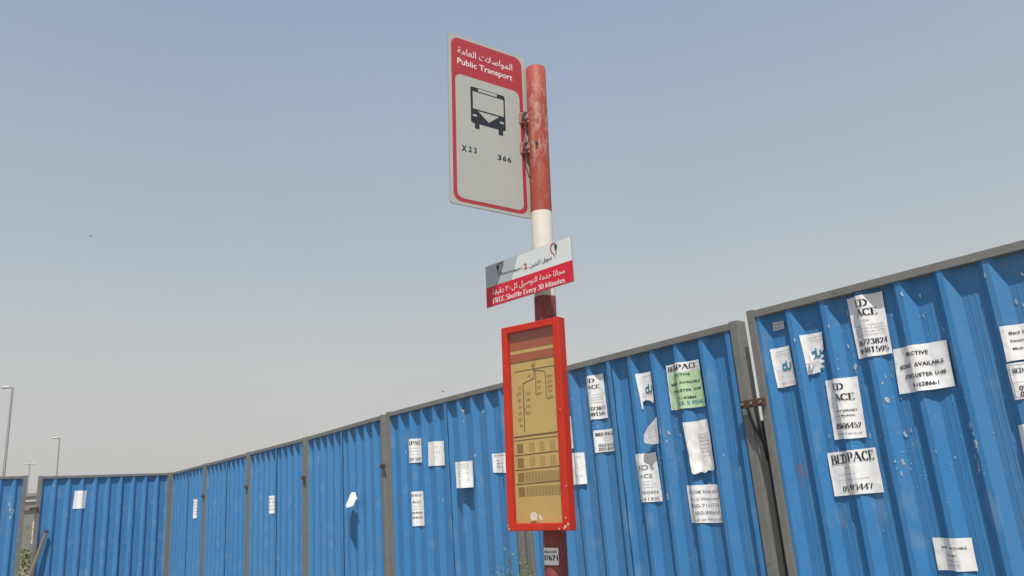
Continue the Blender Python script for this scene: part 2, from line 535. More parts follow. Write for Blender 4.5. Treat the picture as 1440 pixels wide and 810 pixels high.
# ------------------------------------------------------------------ the setting
def ground():
    m, t, b = new_mat('sandy_ground', .95, .1)
    v = N(t, 'ShaderNodeNewGeometry').outputs['Position']
    c = mixc(t, noise(t, v, .35, 6, .6), (.21, .175, .13), (.29, .245, .185))
    c = mixc(t, step(t, noise(t, v, 22, 5, .7), .55, .7, 0, .5), c, (.20, .17, .13))
    t.links.new(c, b.inputs['Base Color']); bump(t, b, noise(t, v, 12, 6, .7), .5, .02)
    bm = bmesh.new()
    vs = [bm.verts.new(p) for p in ((-900, -900, 0), (900, -900, 0), (900, 900, 0), (-900, 900, 0))]
    bm.faces.new(vs)
    tag(obj('ground', bm, m), kind='structure')
ground()

def pavement():
    m, t, b = new_mat('concrete_paving', .9, .2)
    v = N(t, 'ShaderNodeNewGeometry').outputs['Position']
    c = mixc(t, noise(t, v, 3, 6, .6), (.20, .19, .17), (.28, .26, .235))
    t.links.new(c, b.inputs['Base Color']); bump(t, b, noise(t, v, 40, 4), .3, .004)
    bm = bmesh.new()
    # strip that follows the hoarding on the near side
    d = Vector((-.643, .766)); n = Vector((-.766, -.643))
    a = Vector((2.9, 1.6)) + n * .35
    q = [a - d * 6, a + d * 16, a + d * 16 + n * 3.4, a - d * 6 + n * 3.4]
    bot = [bm.verts.new((p.x, p.y, 0.004)) for p in q]; top = [bm.verts.new((p.x, p.y, .055)) for p in q]
    bm.faces.new(top)
    for k in range(4): bm.faces.new((bot[k], bot[(k + 1) % 4], top[(k + 1) % 4], top[k]))
    bmesh.ops.recalc_face_normals(bm, faces=bm.faces)
    tag(obj('pavement', bm, m), kind='structure')
pavement()

# ------------------------------------------------------------------ hoarding
PAN = {1: ((1.341, 4.264), (2.694, 2.724)), 2: ((-.03, 5.93), (1.303, 4.341)), 3: ((-1.331, 7.489), (-.06, 5.966)),
       4: ((-2.641, 9.313), (-1.39, 7.63)), 5: ((-3.915, 10.896), (-2.67, 9.35)), 6: ((-5.175, 12.46), (-3.925, 10.91)),
       7: ((-6.433, 14.023), (-5.185, 12.473)), 8: ((-7.85, 12.403), (-6.440, 14.015)), 9: ((-9.30, 10.745), (-7.955, 12.28)), 0: ((2.72, 2.69), (4.07, 1.15))}
TOP = {1: 2.483, 0: 2.483, 9: 2.465}
RIB = {1: (.040, .198), 2: (.013, .196), 3: (.020, .198), 4: (.030, .2), 5: (.02, .2), 6: (.02, .2), 7: (.02, .2), 8: (.027, .207), 9: (.06, .2), 0: (.03, .198)}
SEAM = {1: 5, 2: 5, 3: 5, 4: 5, 5: 5, 6: 5, 7: 5, 8: 6, 9: 5, 0: 5}
NODES = [(0, 0), (.026, 0), (.072, .038), (.098, .038), (.103, .0366), (.108, .038), (.126, .038), (.131, .0366), (.136, .038), (.162, .038)]
DEPTH = .038
def depth(pn, u):
    u0, p = RIB[pn]
    x = ((u - u0) % p) * .198 / p
    nd = NODES + [(.198, 0)]
    for (a, da), (b, db) in zip(nd, nd[1:]):
        if a <= x <= b + 1e-9:
            return da + (db - da) * (x - a) / max(b - a, 1e-6)
    return 0.0

LAB = {1: 'blue corrugated hoarding panel at right end crowded with large white bedspace flyers',
       2: 'blue corrugated hoarding panel right of the timetable case with the green flyer on it',
       3: 'blue corrugated hoarding panel left of the timetable case holding five small white flyers',
       4: 'blue corrugated hoarding panel with one curled loose white paper at mid height',
       5: 'blue corrugated hoarding panel with one tiny white strip notice left of its seam',
       6: 'narrow looking far blue hoarding panel without any notice between two rusty joints',
       7: 'farthest blue hoarding panel beside the inner corner with a thin vertical white notice',
       8: 'blue hoarding panel turned square on at left with a single white sheet',
       9: 'leftmost blue hoarding panel cut by the photo edge with scraped white glue patch',
       0: 'blue hoarding panel beyond the right edge next to the flyer covered one'}
def panel_sheet(pn, ua, ub, z0, z1, lap_right, seed):
    u0, p = RIB[pn]
    us = set([ua, ub])
    k = int((ua - u0) / p) - 1
    while u0 + k * p < ub:
        for a, d in NODES:
            x = u0 + k * p + a * p / .198
            if ua < x < ub: us.add(x)
        k += 1
    us = sorted(us)
    cols = [(u, depth(pn, u)) for u in us]
    if lap_right:                       # free edge lying proud over the next sheet
        cols = [(u, d - .004) if u > ub - .03 else (u, d) for u, d in cols]
        cols = [(u, d) for u, d in cols if u < ub - .012] + [(ub - .010, -.004), (ub + .014, -.004), (ub + .015, .0)]
    nz = 14
    bm = bmesh.new()
    from mathutils import noise as mn
    g = []
    for j in range(nz + 1):
        z = z0 + (z1 - z0) * j / nz
        g.append([bm.verts.new((u, d + .0035 * mn.noise(Vector((u * 2.2 + seed * 7, z * 1.7, seed))) * (1 if 0 < j < nz else .2) + .0015, z)) for u, d in cols])
    for j in range(nz):
        for i in range(len(cols) - 1):
            bm.faces.new((g[j][i], g[j][i + 1], g[j + 1][i + 1], g[j + 1][i]))
    return bm

def make_panel(pn):
    a, b = (Vector(p) for p in PAN[pn])
    L = (b - a).length
    rz = math.atan2((b - a).y, (b - a).x)
    root = empty('hoarding_panel', (a.x, a.y, 0), rz)
    tag(root, LAB[pn], 'fence panel', 'blue corrugated steel hoarding panels')
    T = TOP.get(pn, 2.452)
    pw = .046 if pn == 1 else .056
    for x0 in (0, L - pw):
        dp = .078 if (pn == 2 and x0 > 0) else .046
        bm = bmesh.new(); box(bm, x0, x0 + pw, -.010, dp, .02, T + .006, bev=.004)
        obj('post', bm, M_STEEL, root)
    bm = bmesh.new(); box(bm, pw + .001, L - pw - .001, -.006, .042, T - .042, T, bev=.003); obj('top_rail', bm, M_STEEL, root)
    bm = bmesh.new(); box(bm, pw + .001, L - pw - .001, -.006, .042, .05, .092, bev=.003); obj('bottom_rail', bm, M_STEEL, root)
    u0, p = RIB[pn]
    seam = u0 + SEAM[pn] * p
    bm = bmesh.new(); w_ = .007 if pn in (1, 2, 3) else .010  # dark strip laid beside the seam in place of the lap's shade
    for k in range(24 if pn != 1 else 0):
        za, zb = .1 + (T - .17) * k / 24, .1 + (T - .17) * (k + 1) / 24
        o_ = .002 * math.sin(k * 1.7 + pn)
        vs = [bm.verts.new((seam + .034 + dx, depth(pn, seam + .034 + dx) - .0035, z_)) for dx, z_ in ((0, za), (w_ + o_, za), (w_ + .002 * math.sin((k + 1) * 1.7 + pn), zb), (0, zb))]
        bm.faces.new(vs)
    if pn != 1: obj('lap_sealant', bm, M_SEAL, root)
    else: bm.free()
    z0, z1 = .080, T - .034
    obj('corrugated_sheet', panel_sheet(pn, pw + .002, seam + .012, z0, z1, True, pn + .3), M_BLUE, root)
    obj('corrugated_sheet', panel_sheet(pn, seam - .03, L - pw - .002, z0, z1, False, pn + .7), M_BLUE, root)
    return root
ROOTS = {pn: make_panel(pn) for pn in (1, 2, 3, 4, 5, 6, 7, 8, 9, 0)}
def panel_L(pn): return (Vector(PAN[pn][1]) - Vector(PAN[pn][0])).length

# rusty fish plates that tie neighbouring posts, with their bolts and the wire hung from them
for pn, z, big in ((1, 1.965, 1), (3, 1.95, 0), (2, 1.95, 0), (4, 1.95, 0), (5, 1.975, 0), (6, 1.98, 0), (7, 1.95, 0), (8, 1.95, 0)):
    if pn == 2: continue
    root = ROOTS[pn]
    x0, x1 = (-.118, .036) if pn == 1 else ((panel_L(pn) - .035, panel_L(pn) + .05))
    if pn == 3: x0, x1 = panel_L(3) - .04, panel_L(3) + .08
    if pn == 8: x0, x1 = -.10, .03
    h = .022 if big else .02
    bm = bmesh.new(); box(bm, x0, x1, -.034 if pn != 1 else -.030, -.011, z - h, z + h, bev=.003)
    pl = obj('joint_plate', bm, M_RUST, root)
    for x in ((x0 + .02, (x0 + x1) / 2, x1 - .02) if big else (x0 + .018, x1 - .018)):
        bm = bmesh.new(); tube(bm, [(x, -.034, z), (x, -.042, z)], .009, 6); obj('bolt', bm, M_STEEL if big else M_RUST, pl)
    if big:
        bm = bmesh.new(); box(bm, -.020, -.001, -.004, .022, .06, z - .10, bev=.002); obj('rubber_strip', bm, M_BLACK, root)  # plain black strip down the slit beside the post
        for sx, ex in ((-.080, -.022), (-.03, -.014)):
            bm = bmesh.new(); tube(bm, [(sx, -.022, z - .02), ((sx + ex) / 2 - .004, -.018, z - .13), (ex, -.004, z - .22), (ex + .004, .004, z - .32)], .009, 6)
            obj('hanging_wire', bm, M_BLACK, pl)

# scraps of torn paper and glue left on the sheets
MARKS = {
1:[(0.858,2.372,5),(0.926,2.356,5),(0.923,2.247,6),(0.9,2.252,3),(0.997,2.167,7),(1.23,2.366,6),(1.363,2.344,5),(1.314,2.227,8),(1.336,2.21,4),(0.78,2.29,3),(0.923,2.158,4),(0.675,1.964,5),(0.681,1.883,8),(0.739,1.882,4),(0.69,2.0,5),(0.715,1.996,4),(0.719,1.706,9),(0.752,1.723,4),(0.69,1.582,8),(0.716,1.569,4),(0.663,1.584,4),(0.804,1.728,3),(1.026,1.712,8),(1.029,1.639,13),(1.008,1.714,4),(1.031,1.679,4),(1.018,1.548,10),(0.858,1.615,4),(0.922,1.583,3),(0.746,1.661,3),(0.605,1.711,4),(0.602,1.675,3),(0.69,1.582,7),(0.676,1.527,6),(1.015,1.519,11),(1.012,1.575,6),(0.824,1.364,3),(0.525,1.265,2),(0.227,2.055,5),(0.545,2.076,7),(0.543,2.047,5),(0.475,2.121,3),(0.469,2.071,3),(0.34,1.744,5),(0.552,1.721,6),(0.255,2.005,3),(0.374,1.665,4),(0.348,1.667,3),(0.609,1.715,4),(0.465,2.3,5),(0.45,2.294,3),(0.528,2.18,6),(0.561,2.35,6),(0.56,2.165,3),(0.261,2.266,7),(0.335,2.342,3),(0.552,2.123,3)],
2:[(1.4,1.892,8),(1.443,1.876,6),(1.428,1.821,5),(1.492,1.866,3),(1.521,1.861,3),(1.554,1.891,10),(1.339,1.695,4),(1.333,1.728,4),(1.359,1.622,3),(1.525,1.732,3),(1.53,1.698,3),(1.364,1.532,6),(1.387,1.497,9),(1.397,1.48,4),(1.83,1.705,5),(1.068,1.356,3),(0.939,2.095,3),(0.911,2.007,4),(0.839,1.983,4),(0.959,1.974,3),(0.626,2.205,3),(0.745,2.038,3),(1.49,1.912,3),(1.513,1.856,3)],
3:[(0.758,2.261,4),(0.819,2.246,3),(1.269,2.3,8),(1.539,2.265,7),(1.267,2.217,4),(1.374,1.915,9),(1.437,1.913,6),(1.479,1.926,3),(0.497,2.157,3),(0.292,2.048,6),(0.881,1.574,5),(0.975,2.438,3),(0.358,1.718,2)],
4:[(1.224,2.297,4),(1.317,2.184,6),(0.606,1.722,4),(0.714,1.738,4),(0.697,1.632,3),(0.407,1.501,3)],
6:[(0.501,1.667,7),(0.43,1.644,4)],
7:[(0.532,1.531,3)],
8:[(0.736,1.97,3),(1.835,1.942,3),(0.228,2.307,3)],
9:[(1.83,2.036,9),(1.845,1.972,10),(1.895,1.948,12),(1.926,2.031,6),(1.857,1.844,9),(1.87,1.907,8),(1.796,1.891,4),(1.917,1.914,8)],
}
def frag(bm, pn, u, z, s, rnd):
    n = rnd.randint(7, 11)
    asp = rnd.uniform(.3, .9)
    pts = []
    for k in range(n):
        a = 2 * math.pi * k / n + rnd.uniform(-.2, .2); r = s * rnd.choice((.3, .5, .9, 1.25)) * rnd.uniform(.8, 1.1)
        pts.append((u + math.cos(a) * r * asp * .8, z + math.sin(a) * r * 1.25))
    vs = [bm.verts.new((x, depth(pn, x) - .0022, y)) for x, y in pts]
    try: bm.faces.new(vs)
    except ValueError: pass
rnd = random.Random(3)
PXM = {1: 242, 2: 210, 3: 165, 4: 130, 5: 110, 6: 98, 7: 88, 8: 88, 9: 92}
for pn, L in MARKS.items():
    bm = bmesh.new()
    for u, z, r in L:
        for k in range(1 if r < 5 else 2):
            s = r * (.42 if pn != 9 else .22) / PXM[pn]
            frag(bm, pn, u + rnd.uniform(-.4, .4) * s * k, z + rnd.uniform(-.8, .8) * s * k, s * (1 if k == 0 else .6), rnd)
    if pn in (1, 2, 3, 9):
        for _ in range({1: 190, 2: 90, 3: 30, 9: 60}[pn]):
            cu, cz, r = rnd.choice(L)
            frag(bm, pn, min(panel_L(pn) - .08, max(.08, cu + rnd.gauss(0, .05))), cz + rnd.gauss(0, .12 if pn != 9 else .05), rnd.uniform(.0012, .0042) * (1 if pn != 9 else 2.2), rnd)
    bmesh.ops.triangulate(bm, faces=bm.faces)
    tag(obj('paper_scraps', bm, M_SCRAP, ROOTS[pn]), kind='stuff')

# ------------------------------------------------------------------ flyers
POST = {
 'label':(1,[(0.133,2.394),(0.202,2.391),(0.2,2.346),(0.13,2.346)]),
 'du1':(1,[(0.095,2.248),(0.214,2.248),(0.218,2.031),(0.102,2.029)]),
 'du2':(1,[(0.286,2.288),(0.413,2.283),(0.386,2.072),(0.283,2.069)]),
 'ed723':(1,[(0.572,2.423),(0.756,2.42),(0.745,2.104),(0.574,2.105)]),
 'rective':(1,[(0.75,2.12),(1.003,2.118),(0.993,1.901),(0.737,1.9)]),
 'ed056':(1,[(0.375,2.025),(0.549,2.021),(0.537,1.715),(0.367,1.718)]),
 'pace059':(1,[(0.315,1.656),(0.568,1.662),(0.568,1.446),(0.314,1.438)]),
 'right1':(1,[(1.235,2.126),(1.373,2.127),(1.368,1.974),(1.231,1.968)]),
 'right2':(1,[(1.225,1.958),(1.363,1.963),(1.359,1.808),(1.224,1.8)]),
 'right3':(1,[(1.208,1.694),(1.33,1.704),(1.322,1.522),(1.199,1.509)]),
 'bottom':(1,[(0.747,1.232),(0.915,1.23),(0.912,1.09),(0.744,1.09)]),
 'ed2':(2,[(0.757,2.342),(0.924,2.342),(0.928,2.035),(0.761,2.036)]),
 'du3':(2,[(1.233,2.283),(1.364,2.28),(1.363,2.076),(1.245,2.066)]),
 'green':(2,[(1.482,2.294),(1.746,2.288),(1.755,2.001),(1.481,2.011)]),
 'fold':(2,[(1.259,1.934),(1.38,1.965),(1.374,1.817),(1.245,1.821)]),
 'small':(2,[(0.804,1.959),(0.978,1.957),(0.979,1.808),(0.804,1.808)]),
 'edlow':(2,[(1.139,1.769),(1.313,1.767),(1.322,1.464),(1.147,1.463)]),
 'crump':(2,[(1.587,1.92),(1.766,1.926),(1.774,1.614),(1.602,1.614)]),
 'room':(2,[(1.521,1.548),(1.766,1.542),(1.767,1.326),(1.527,1.329)]),
 'rcase':(2,[(0.515,1.831),(0.669,1.824),(0.669,1.61),(0.507,1.608)]),
 'sliver':(2,[(0.49,2.09),(0.577,2.09),(0.579,1.863),(0.482,1.862)]),
 'bpace':(3,[(0.347,2.158),(0.582,2.144),(0.585,1.928),(0.346,1.939)]),
 'blank':(3,[(0.688,2.099),(0.938,2.084),(0.939,1.873),(0.684,1.885)]),
 'curl':(3,[(1.122,1.885),(1.389,1.877),(1.389,1.661),(1.125,1.669)]),
 'behind':(3,[(1.652,1.907),(1.845,1.9),(1.841,1.746),(1.652,1.759)]),
 'talls':(3,[(0.395,1.676),(0.573,1.673),(0.576,1.374),(0.403,1.374)]),
 'peel':(4,[(1.269,1.743),(1.442,1.729),(1.468,1.616),(1.135,1.577)]),
 'strip5':(5,[(0.814,1.816),(1.022,1.814),(1.029,1.587),(0.807,1.589)]),
 'strip7':(7,[(1.371,1.922),(1.548,1.92),(1.564,1.62),(1.352,1.619)]),
 'p8':(8,[(0.556,2.204),(0.739,2.196),(0.728,1.911),(0.542,1.914)]),
}
# each line: (style, text, x0, x1, baseline, cap height) as fractions of the sheet; 'g' = small print too fine to read
T = {
 'label': [('g', 22, .08, .92, .62, .2), ('g', 18, .08, .85, .2, .2)],
 'du1': [('g', 16, .25, .95, .88, .035), ('g', 18, .2, .95, .80, .035), ('du', '', .44, .86, .52, .2)] + [('g', 20, .12, .8, .42 - .055 * i, .026) for i in range(5)] + [('o', 12, .5, .95, .11, .04), ('o', 12, .55, .95, .05, .04), ('t', 3, .26, .42, .06, .07)],
 'du2': [('g', 14, .30, .92, .88, .035), ('g', 16, .35, .95, .80, .035), ('du', '', .40, .84, .50, .2), ('g', 14, .1, .7, .25, .03), ('g', 12, .1, .6, .18, .03)],
 'ed723': [('s', 'ED', .26, .60, .81, .115), ('s', 'ACE', .24, .80, .655, .115), ('g', 5, .38, .58, .565, .03)] + [('g', 24, .1, .9, .49 - .052 * i, .024) for i in range(4)] + [('s', '0', .12, .20, .19, .075), ('s', '5', .19, .27, .19, .075), ('s', '723824', .30, .93, .19, .085), ('s', '09', .10, .22, .06, .075), ('s', '481595', .27, .93, .06, .085)],
 'rective': [('b', 'RECTIVE', .26, .64, .78, .085), ('b', 'BEDNCE', .09, .34, .53, .085), ('b', 'AVAILABLE', .40, .88, .535, .085), ('b', 'ITECLUSTER', .16, .66, .30, .085), ('b', 'U-08', .70, .89, .305, .085), ('b', '5-162866-1', .30, .74, .10, .085)],
 'ed056': [('s', 'ED', .26, .60, .81, .11), ('s', 'ACE', .28, .84, .63, .11), ('b', '·', .12, .15, .53, .03), ('g', 4, .25, .36, .52, .028), ('b', '·', .12, .15, .45, .03), ('b', 'INTERNET', .34, .86, .445, .03), ('g', 3, .24, .32, .445, .028), ('b', '·', .12, .15, .37, .03), ('g', 4, .24, .40, .365, .028), ('b', 'Machine', .42, .78, .365, .032), ('s', '05606452', .14, .90, .17, .085), ('g', 18, .14, .9, .07, .03)],
 'pace059': [('s', 'BED', .06, .42, .72, .21), ('s', 'PACE', .47, .95, .74, .21), ('g', 6, .30, .46, .61, .03), ('g', 16, .16, .58, .46, .03), ('g', 24, .14, .78, .34, .03), ('s', '05', .20, .33, .09, .12), ('s', '973447', .36, .82, .11, .12)],
 'right1': [('g', 4, .08, .09, .9, .01), ('b', 'Bed Space', .22, .95, .74, .075), ('b', 'Decent', .22, .55, .52, .07), ('g', 8, .6, .95, .52, .06), ('b', 'Mob: -', .24, .60, .30, .065)],
 'right2': [('frame', '', .06, .94, .05, .95), ('s', 'BED SPACE', .14, .90, .72, .13), ('g', 12, .4, .9, .62, .05), ('g', 8, .5, .9, .53, .05), ('b', '050', .22, .5, .24, .13), ('b', '056', .22, .5, .08, .13)],
 'right3': [('g', 10, .3, .8, .7, .06), ('g', 12, .3, .85, .5, .06)],
 'bottom': [('b', 'BEDS.', .20, .38, .68, .065), ('b', 'AVAILABLE', .44, .86, .67, .06), ('b', 'Near MRT', .34, .62, .44, .055), ('g', 10, .32, .68, .28, .045), ('g', 10, .31, .66, .15, .045)],
 'ed2': [('s', 'ED', .18, .56, .84, .085), ('s', 'ACE', .22, .74, .69, .085), ('g', 4, .26, .42, .605, .03)] + [('g', 20, .12, .85, .54 - .06 * i, .026) for i in range(4)] + [('s', '0723823', .14, .92, .2, .075), ('s', '0481595', .12, .90, .075, .075)],
 'du3': [('g', 14, .34, .92, .86, .04), ('du', '', .44, .88, .48, .24), ('g', 14, .2, .9, .36, .03), ('g', 10, .2, .8, .28, .03)],
 'green': [('s', 'BED', .05, .35, .84, .115), ('s', 'SPACE', .30, .93, .845, .115), ('b', 'RECTIVE', .28, .68, .70, .055), ('b', 'BEDNCE', .10, .38, .52, .055), ('b', 'AVAILABLE', .44, .93, .53, .055), ('b', 'ITECLUSTER', .14, .66, .36, .055), ('b', 'U-08', .72, .92, .37, .055), ('b', '5-162866', .34, .76, .20, .055), ('m', '[05 5 9504]', .32, .93, .07, .085)],
 'fold': [('g', 16, .30, .95, .75 - .14 * i, .04) for i in range(4)],
 'small': [('b', 'BED SPACE', .12, .92, .74, .14), ('g', 8, .34, .82, .60, .05), ('g', 10, .4, .84, .48, .05), ('s', '052 9476', .18, .92, .24, .13), ('s', '055 8314', .18, .90, .07, .13)],
 'edlow': [('m', 'ED', .26, .60, .66, .10), ('m', 'S', .66, .80, .66, .10), ('m', 'ACE', .26, .70, .49, .085), ('g', 10, .26, .7, .41, .022), ('g', 14, .22, .8, .35, .022), ('g', 12, .22, .7, .29, .022), ('m', '050654', .22, .88, .17, .06), ('m', '581595', .20, .86, .04, .06)],
 'crump': [('g', 10, .45, .85, .72 - .07 * i, .03) for i in range(7)],
 'room': [('m', 'EDROOM AVAILABLE', .06, .96, .78, .085), ('m', 'Entry 2 Washrooms', .10, .97, .60, .07), ('m', 'M050-7151725', .10, .90, .41, .095), ('m', '050-990658', .26, .88, .22, .095), ('m', 'Call or Whatsapp', .20, .96, .06, .07)],
 'rcase': [('g', 10, .45, .85, .85, .035), ('g', 8, .42, .72, .62, .035), ('g', 7, .48, .75, .5, .035), ('g', 12, .40, .88, .25, .035)],
 'sliver': [('g', 8, .2, .8, .7, .05)],
 'bpace': [('s', 'BED', .08, .36, .74, .16), ('s', 'PACE', .40, .92, .75, .16), ('g', 10, .22, .7, .60, .03), ('g', 12, .22, .8, .46, .03), ('g', 12, .22, .8, .34, .03), ('s', '052 5447', .24, .88, .09, .12)],
 'blank': [('q', 8, .30, .7, .72, .05), ('q', 9, .25, .8, .54, .05), ('q', 7, .3, .7, .36, .05)],
 'curl': [('g', 26, .1, .75, .88 - .075 * i, .028) for i in range(3)] + [('g', 22, .1, .5, .64, .028), ('g', 24, .1, .72, .54, .028), ('g', 14, .1, .45, .44, .028), ('q', 22, .1, .75, .34, .03), ('q', 22, .1, .75, .26, .03), ('q', 22, .1, .75, .18, .03)],
 'behind': [('m', 'BEDROOM AVAILABLE', .08, .95, .86, .07), ('b', 'Entry', .2, .42, .62, .06), ('b', '050-71517', .18, .8, .44, .07), ('b', 'Mob: 05', .2, .62, .28, .06), ('g', 12, .15, .8, .12, .03)],
 'talls': [('m', 'BED', .15, .85, .86, .07), ('m', 'ACE', .2, .78, .66, .07), ('g', 10, .15, .85, .56, .02), ('g', 10, .15, .85, .48, .02), ('b', '0504', .15, .85, .36, .045), ('b', '0554', .15, .85, .22, .045)],
 'peel': [('q', 10, .2, .7, .3, .04)],
 'strip5': [('b', 'BED', .2, .8, .80 - .19 * i, .09) for i in range(0)] + [('g', 5, .12, .85, .80 - .2 * i, .10) for i in range(4)],
 'strip7': [('g', 5, .12, .85, .82 - .16 * i, .07) for i in range(5)],
 'p8': [('q', 8, .2, .55, .75, .05), ('q', 8, .2, .6, .55, .04), ('q', 8, .2, .55, .35, .04)],
}
FL = {  # label, paper, how far it sinks into the ribs, curl (bottom bulge), lift
 'label': ('tiny faded grey sticker printed with two lines, highest of all under the right rail', 2, .9, 0),
 'du1': ('narrow white flyer with an undamaged teal logo, beside the big gap between two panels', 0, .92, 0),
 'du2': ('torn white flyer with teal logo and a peeled back flap, right of the undamaged one', 0, .92, 0),
 'ed723': ('tall white flyer touching the top rail, numbers ending 824 and 595 below', 0, .92, 0),
 'rective': ('large white flyer reading AVAILABLE with U-08 and a bulging lower edge', 0, .9, .018),
 'ed056': ('tall white flyer mentioning INTERNET, directly above the one with wide heading', 0, .92, 0),
 'pace059': ('square white flyer headed BED PACE in bold serif letters with number ending 447', 0, .92, 0),
 'right1': ('white flyer cut off by the right edge, top one with three text lines', 0, .92, 0),
 'right2': ('white flyer with a thin printed border, cut off by the right edge', 0, .92, 0),
 'right3': ('sliver of white paper at the right edge below the bordered flyer', 0, .92, 0),
 'bottom': ('small crinkled white flyer near the bottom of the right panel, reading BEDS. AVAILABLE', 1, .92, 0),
 'ed2': ('tall white flyer right of the timetable case top, half in the shade of the rail', 0, .92, 0),
 'du3': ('white flyer with teal logo and ragged torn bottom edge, left of the green flyer', 0, .92, 0),
 'green': ('pale green flyer under a white BED SPACE heading on the middle panel', 0, .92, 0),
 'fold': ('greyish flyer folded into a slanted flap above a tall white one', 2, .3, .035),
 'small': ('small white notice with bold heading below the tall flyer near the case', 0, .92, 0),
 'edlow': ('tall white flyer in thin grey letters directly beneath the folded grey flap', 0, .92, 0),
 'crump': ('crumpled blank looking white sheet between the green flyer and the room notice', 1, .85, .010),
 'room': ('white notice offering a room with two long phone numbers, lowest on the middle panel', 0, .92, 0),
 'rcase': ('white sheet peeking out right of the red timetable case at its lower half', 1, .9, .012),
 'sliver': ('narrow strip of white paper showing beside the right edge of the timetable case', 1, .92, 0),
 'bpace': ('small white flyer with bold heading, upper left on the panel left of the case', 0, .92, 0),
 'blank': ('faded almost blank white sheet right of the small flyer with bold heading', 1, .92, 0),
 'curl': ('white typed sheet whose lower edge stands off and throws a pointed shadow', 1, .5, .038),
 'behind': ('white notice partly hidden behind the left side of the red timetable case', 0, .92, 0),
 'talls': ('tall narrow white flyer, lowest on the panel left of the timetable case', 0, .92, 0),
 'peel': ('loose curled white paper hanging alone on its panel and casting a long shadow', 1, 0, .085),
 'strip5': ('tiny white strip notice with four grey lines on a far panel', 0, .92, 0),
 'strip7': ('thin vertical white notice on the farthest panel near the inner corner', 0, .92, 0),
 'p8': ('single white sheet high on the square on panel at left', 0, .92, 0),
}
OUTL = {  # ragged outlines (fractions of the sheet), all others are plain rectangles
 'du3': [(0, 1), (1, 1), (1.0, .12), (.86, 0), (.55, .13), (.30, .16), (.12, .12), (.10, -.08), (.03, -.08)],
 'du2': [(0, 1), (1, 1), (1, .55), (.80, .46), (1.02, .40), (.78, .34), (1.02, .26), (.76, .22), (.98, .12), (.72, .12), (.74, .02), (.1, 0)],
 'fold': [(.0, .15), (.0, .55), (.25, .85), (.62, 1.02), (1, 1.12), (1, 0), (.55, -.03), (.1, .05)],
 'peel': [(.12, 0), (-.02, .2), (.12, .75), (.28, .98), (.82, 1), (1.0, .42), (.80, .36), (.70, .12), (.62, -.04)],
 'crump': [(0, 1), (.5, .99), (.96, 1.0), (1, .5), (1, .06), (.82, .015), (.6, .04), (.45, -.01), (.3, .02), (.1, -.02), (.03, 0), (.01, .5)],
}
def smooth_depth(pn, u):
    return sum(depth(pn, u + k * .006) for k in range(-3, 4)) / 7

CAMS = {}
for k_, (p_, q_) in PAN.items():
    a_ = Vector(p_); b_ = Vector(q_); CAMS[k_] = (Matrix.Translation((a_.x, a_.y, 0)) @ Matrix.Rotation(math.atan2((b_ - a_).y, (b_ - a_).x), 4, 'Z')).inverted() @ Vector((0, 0, EYE))
def surf(key, pn, q, conf, curl):
    (a0, b0), (a1, b1), (a2, b2), (a3, b3) = q
    from mathutils import noise as mn
    sd = sum(map(ord, key))
    def f(s, t, off=0.0):
        u = (a0 * (1 - s) + a1 * s) * t + (a3 * (1 - s) + a2 * s) * (1 - t)
        z = (b0 * (1 - s) + b1 * s) * t + (b3 * (1 - s) + b2 * s) * (1 - t)
        d = min(conf * smooth_depth(pn, u), depth(pn, u)) - .0035
        d -= .0012 * (1 + mn.noise(Vector((u * 14, z * 9, sd)))) + .0014 * mn.noise(Vector((u * 40, z * 22, sd + 5)))
        if key == 'crump': d -= .006 * (1 + mn.noise(Vector((u * 22, z * 16, 3))))
        w = 0.0
        if curl:
            if key == 'rective': w = max(0, 1 - abs(s - .62) / .36) * max(0, 1 - t / .42) ** 1.6
            elif key == 'curl': w = max(0, 1 - t) ** 1.5 * (.9 if s > .1 else .7)
            elif key == 'peel': w = .18 + .80 * max(0, 1 - t) ** .8
            elif key == 'fold': w = max(0, 1 - s) ** 1.2 + .1
            elif key == 'rcase': w = max(0, 1 - t) ** 2 * s
            else: w = max(0, 1 - t / .3) ** 1.5 * (.4 + .6 * abs(math.sin(s * 9)))
        p = Vector((u, d - off, z))
        if w:            # lifted paper: move it off the sheet towards the reader
            p += (CAMS[pn] - Vector((u, 0, z))) * (curl * w / abs(CAMS[pn].y))
        return tuple(p)
    return f

def cut_grid(bm, nx, ny):
    xs = [v.co.x for v in bm.verts]; ys = [v.co.y for v in bm.verts]
    for n, lo, hi, ax in ((nx, min(xs), max(xs), 0), (ny, min(ys), max(ys), 1)):
        for k in range(1, n):
            c = k / n
            if lo < c < hi:
                p = [0, 0, 0]; p[ax] = c; nn = [0, 0, 0]; nn[ax] = 1
                bmesh.ops.bisect_plane(bm, geom=bm.verts[:] + bm.edges[:] + bm.faces[:], plane_co=p, plane_no=nn, dist=1e-6)

def line_polys(style, txt, x0, x1, base, cap, rnd):
    if style in ('g', 'q', 'o', 't'): return fit_text(greek_polys(txt, rnd), x0, x1, base, cap, .8)
    if style == 's': return fit_text(serif_polys(txt, .17, .055), x0, x1, base, cap, 1.0)
    if style == 'b': return fit_text(font_polys(txt, .022), x0, x1, base, cap)
    if style == 'm': return fit_text(font_polys(txt, .006), x0, x1, base, cap)
def ring(cx, cy, rx, ry, w, a0=0, a1=360, n=20):
    vs, fs = [], []
    for i in range(n + 1):
        a = R(a0 + (a1 - a0) * i / n)
        vs += [(cx + (rx - w / 2) * math.cos(a), cy + (ry - w / 2) * math.sin(a)), (cx + (rx + w / 2) * math.cos(a), cy + (ry + w / 2) * math.sin(a))]
    for i in range(n): fs.append((2 * i, 2 * i + 1, 2 * i + 3, 2 * i + 2))
    return vs, fs

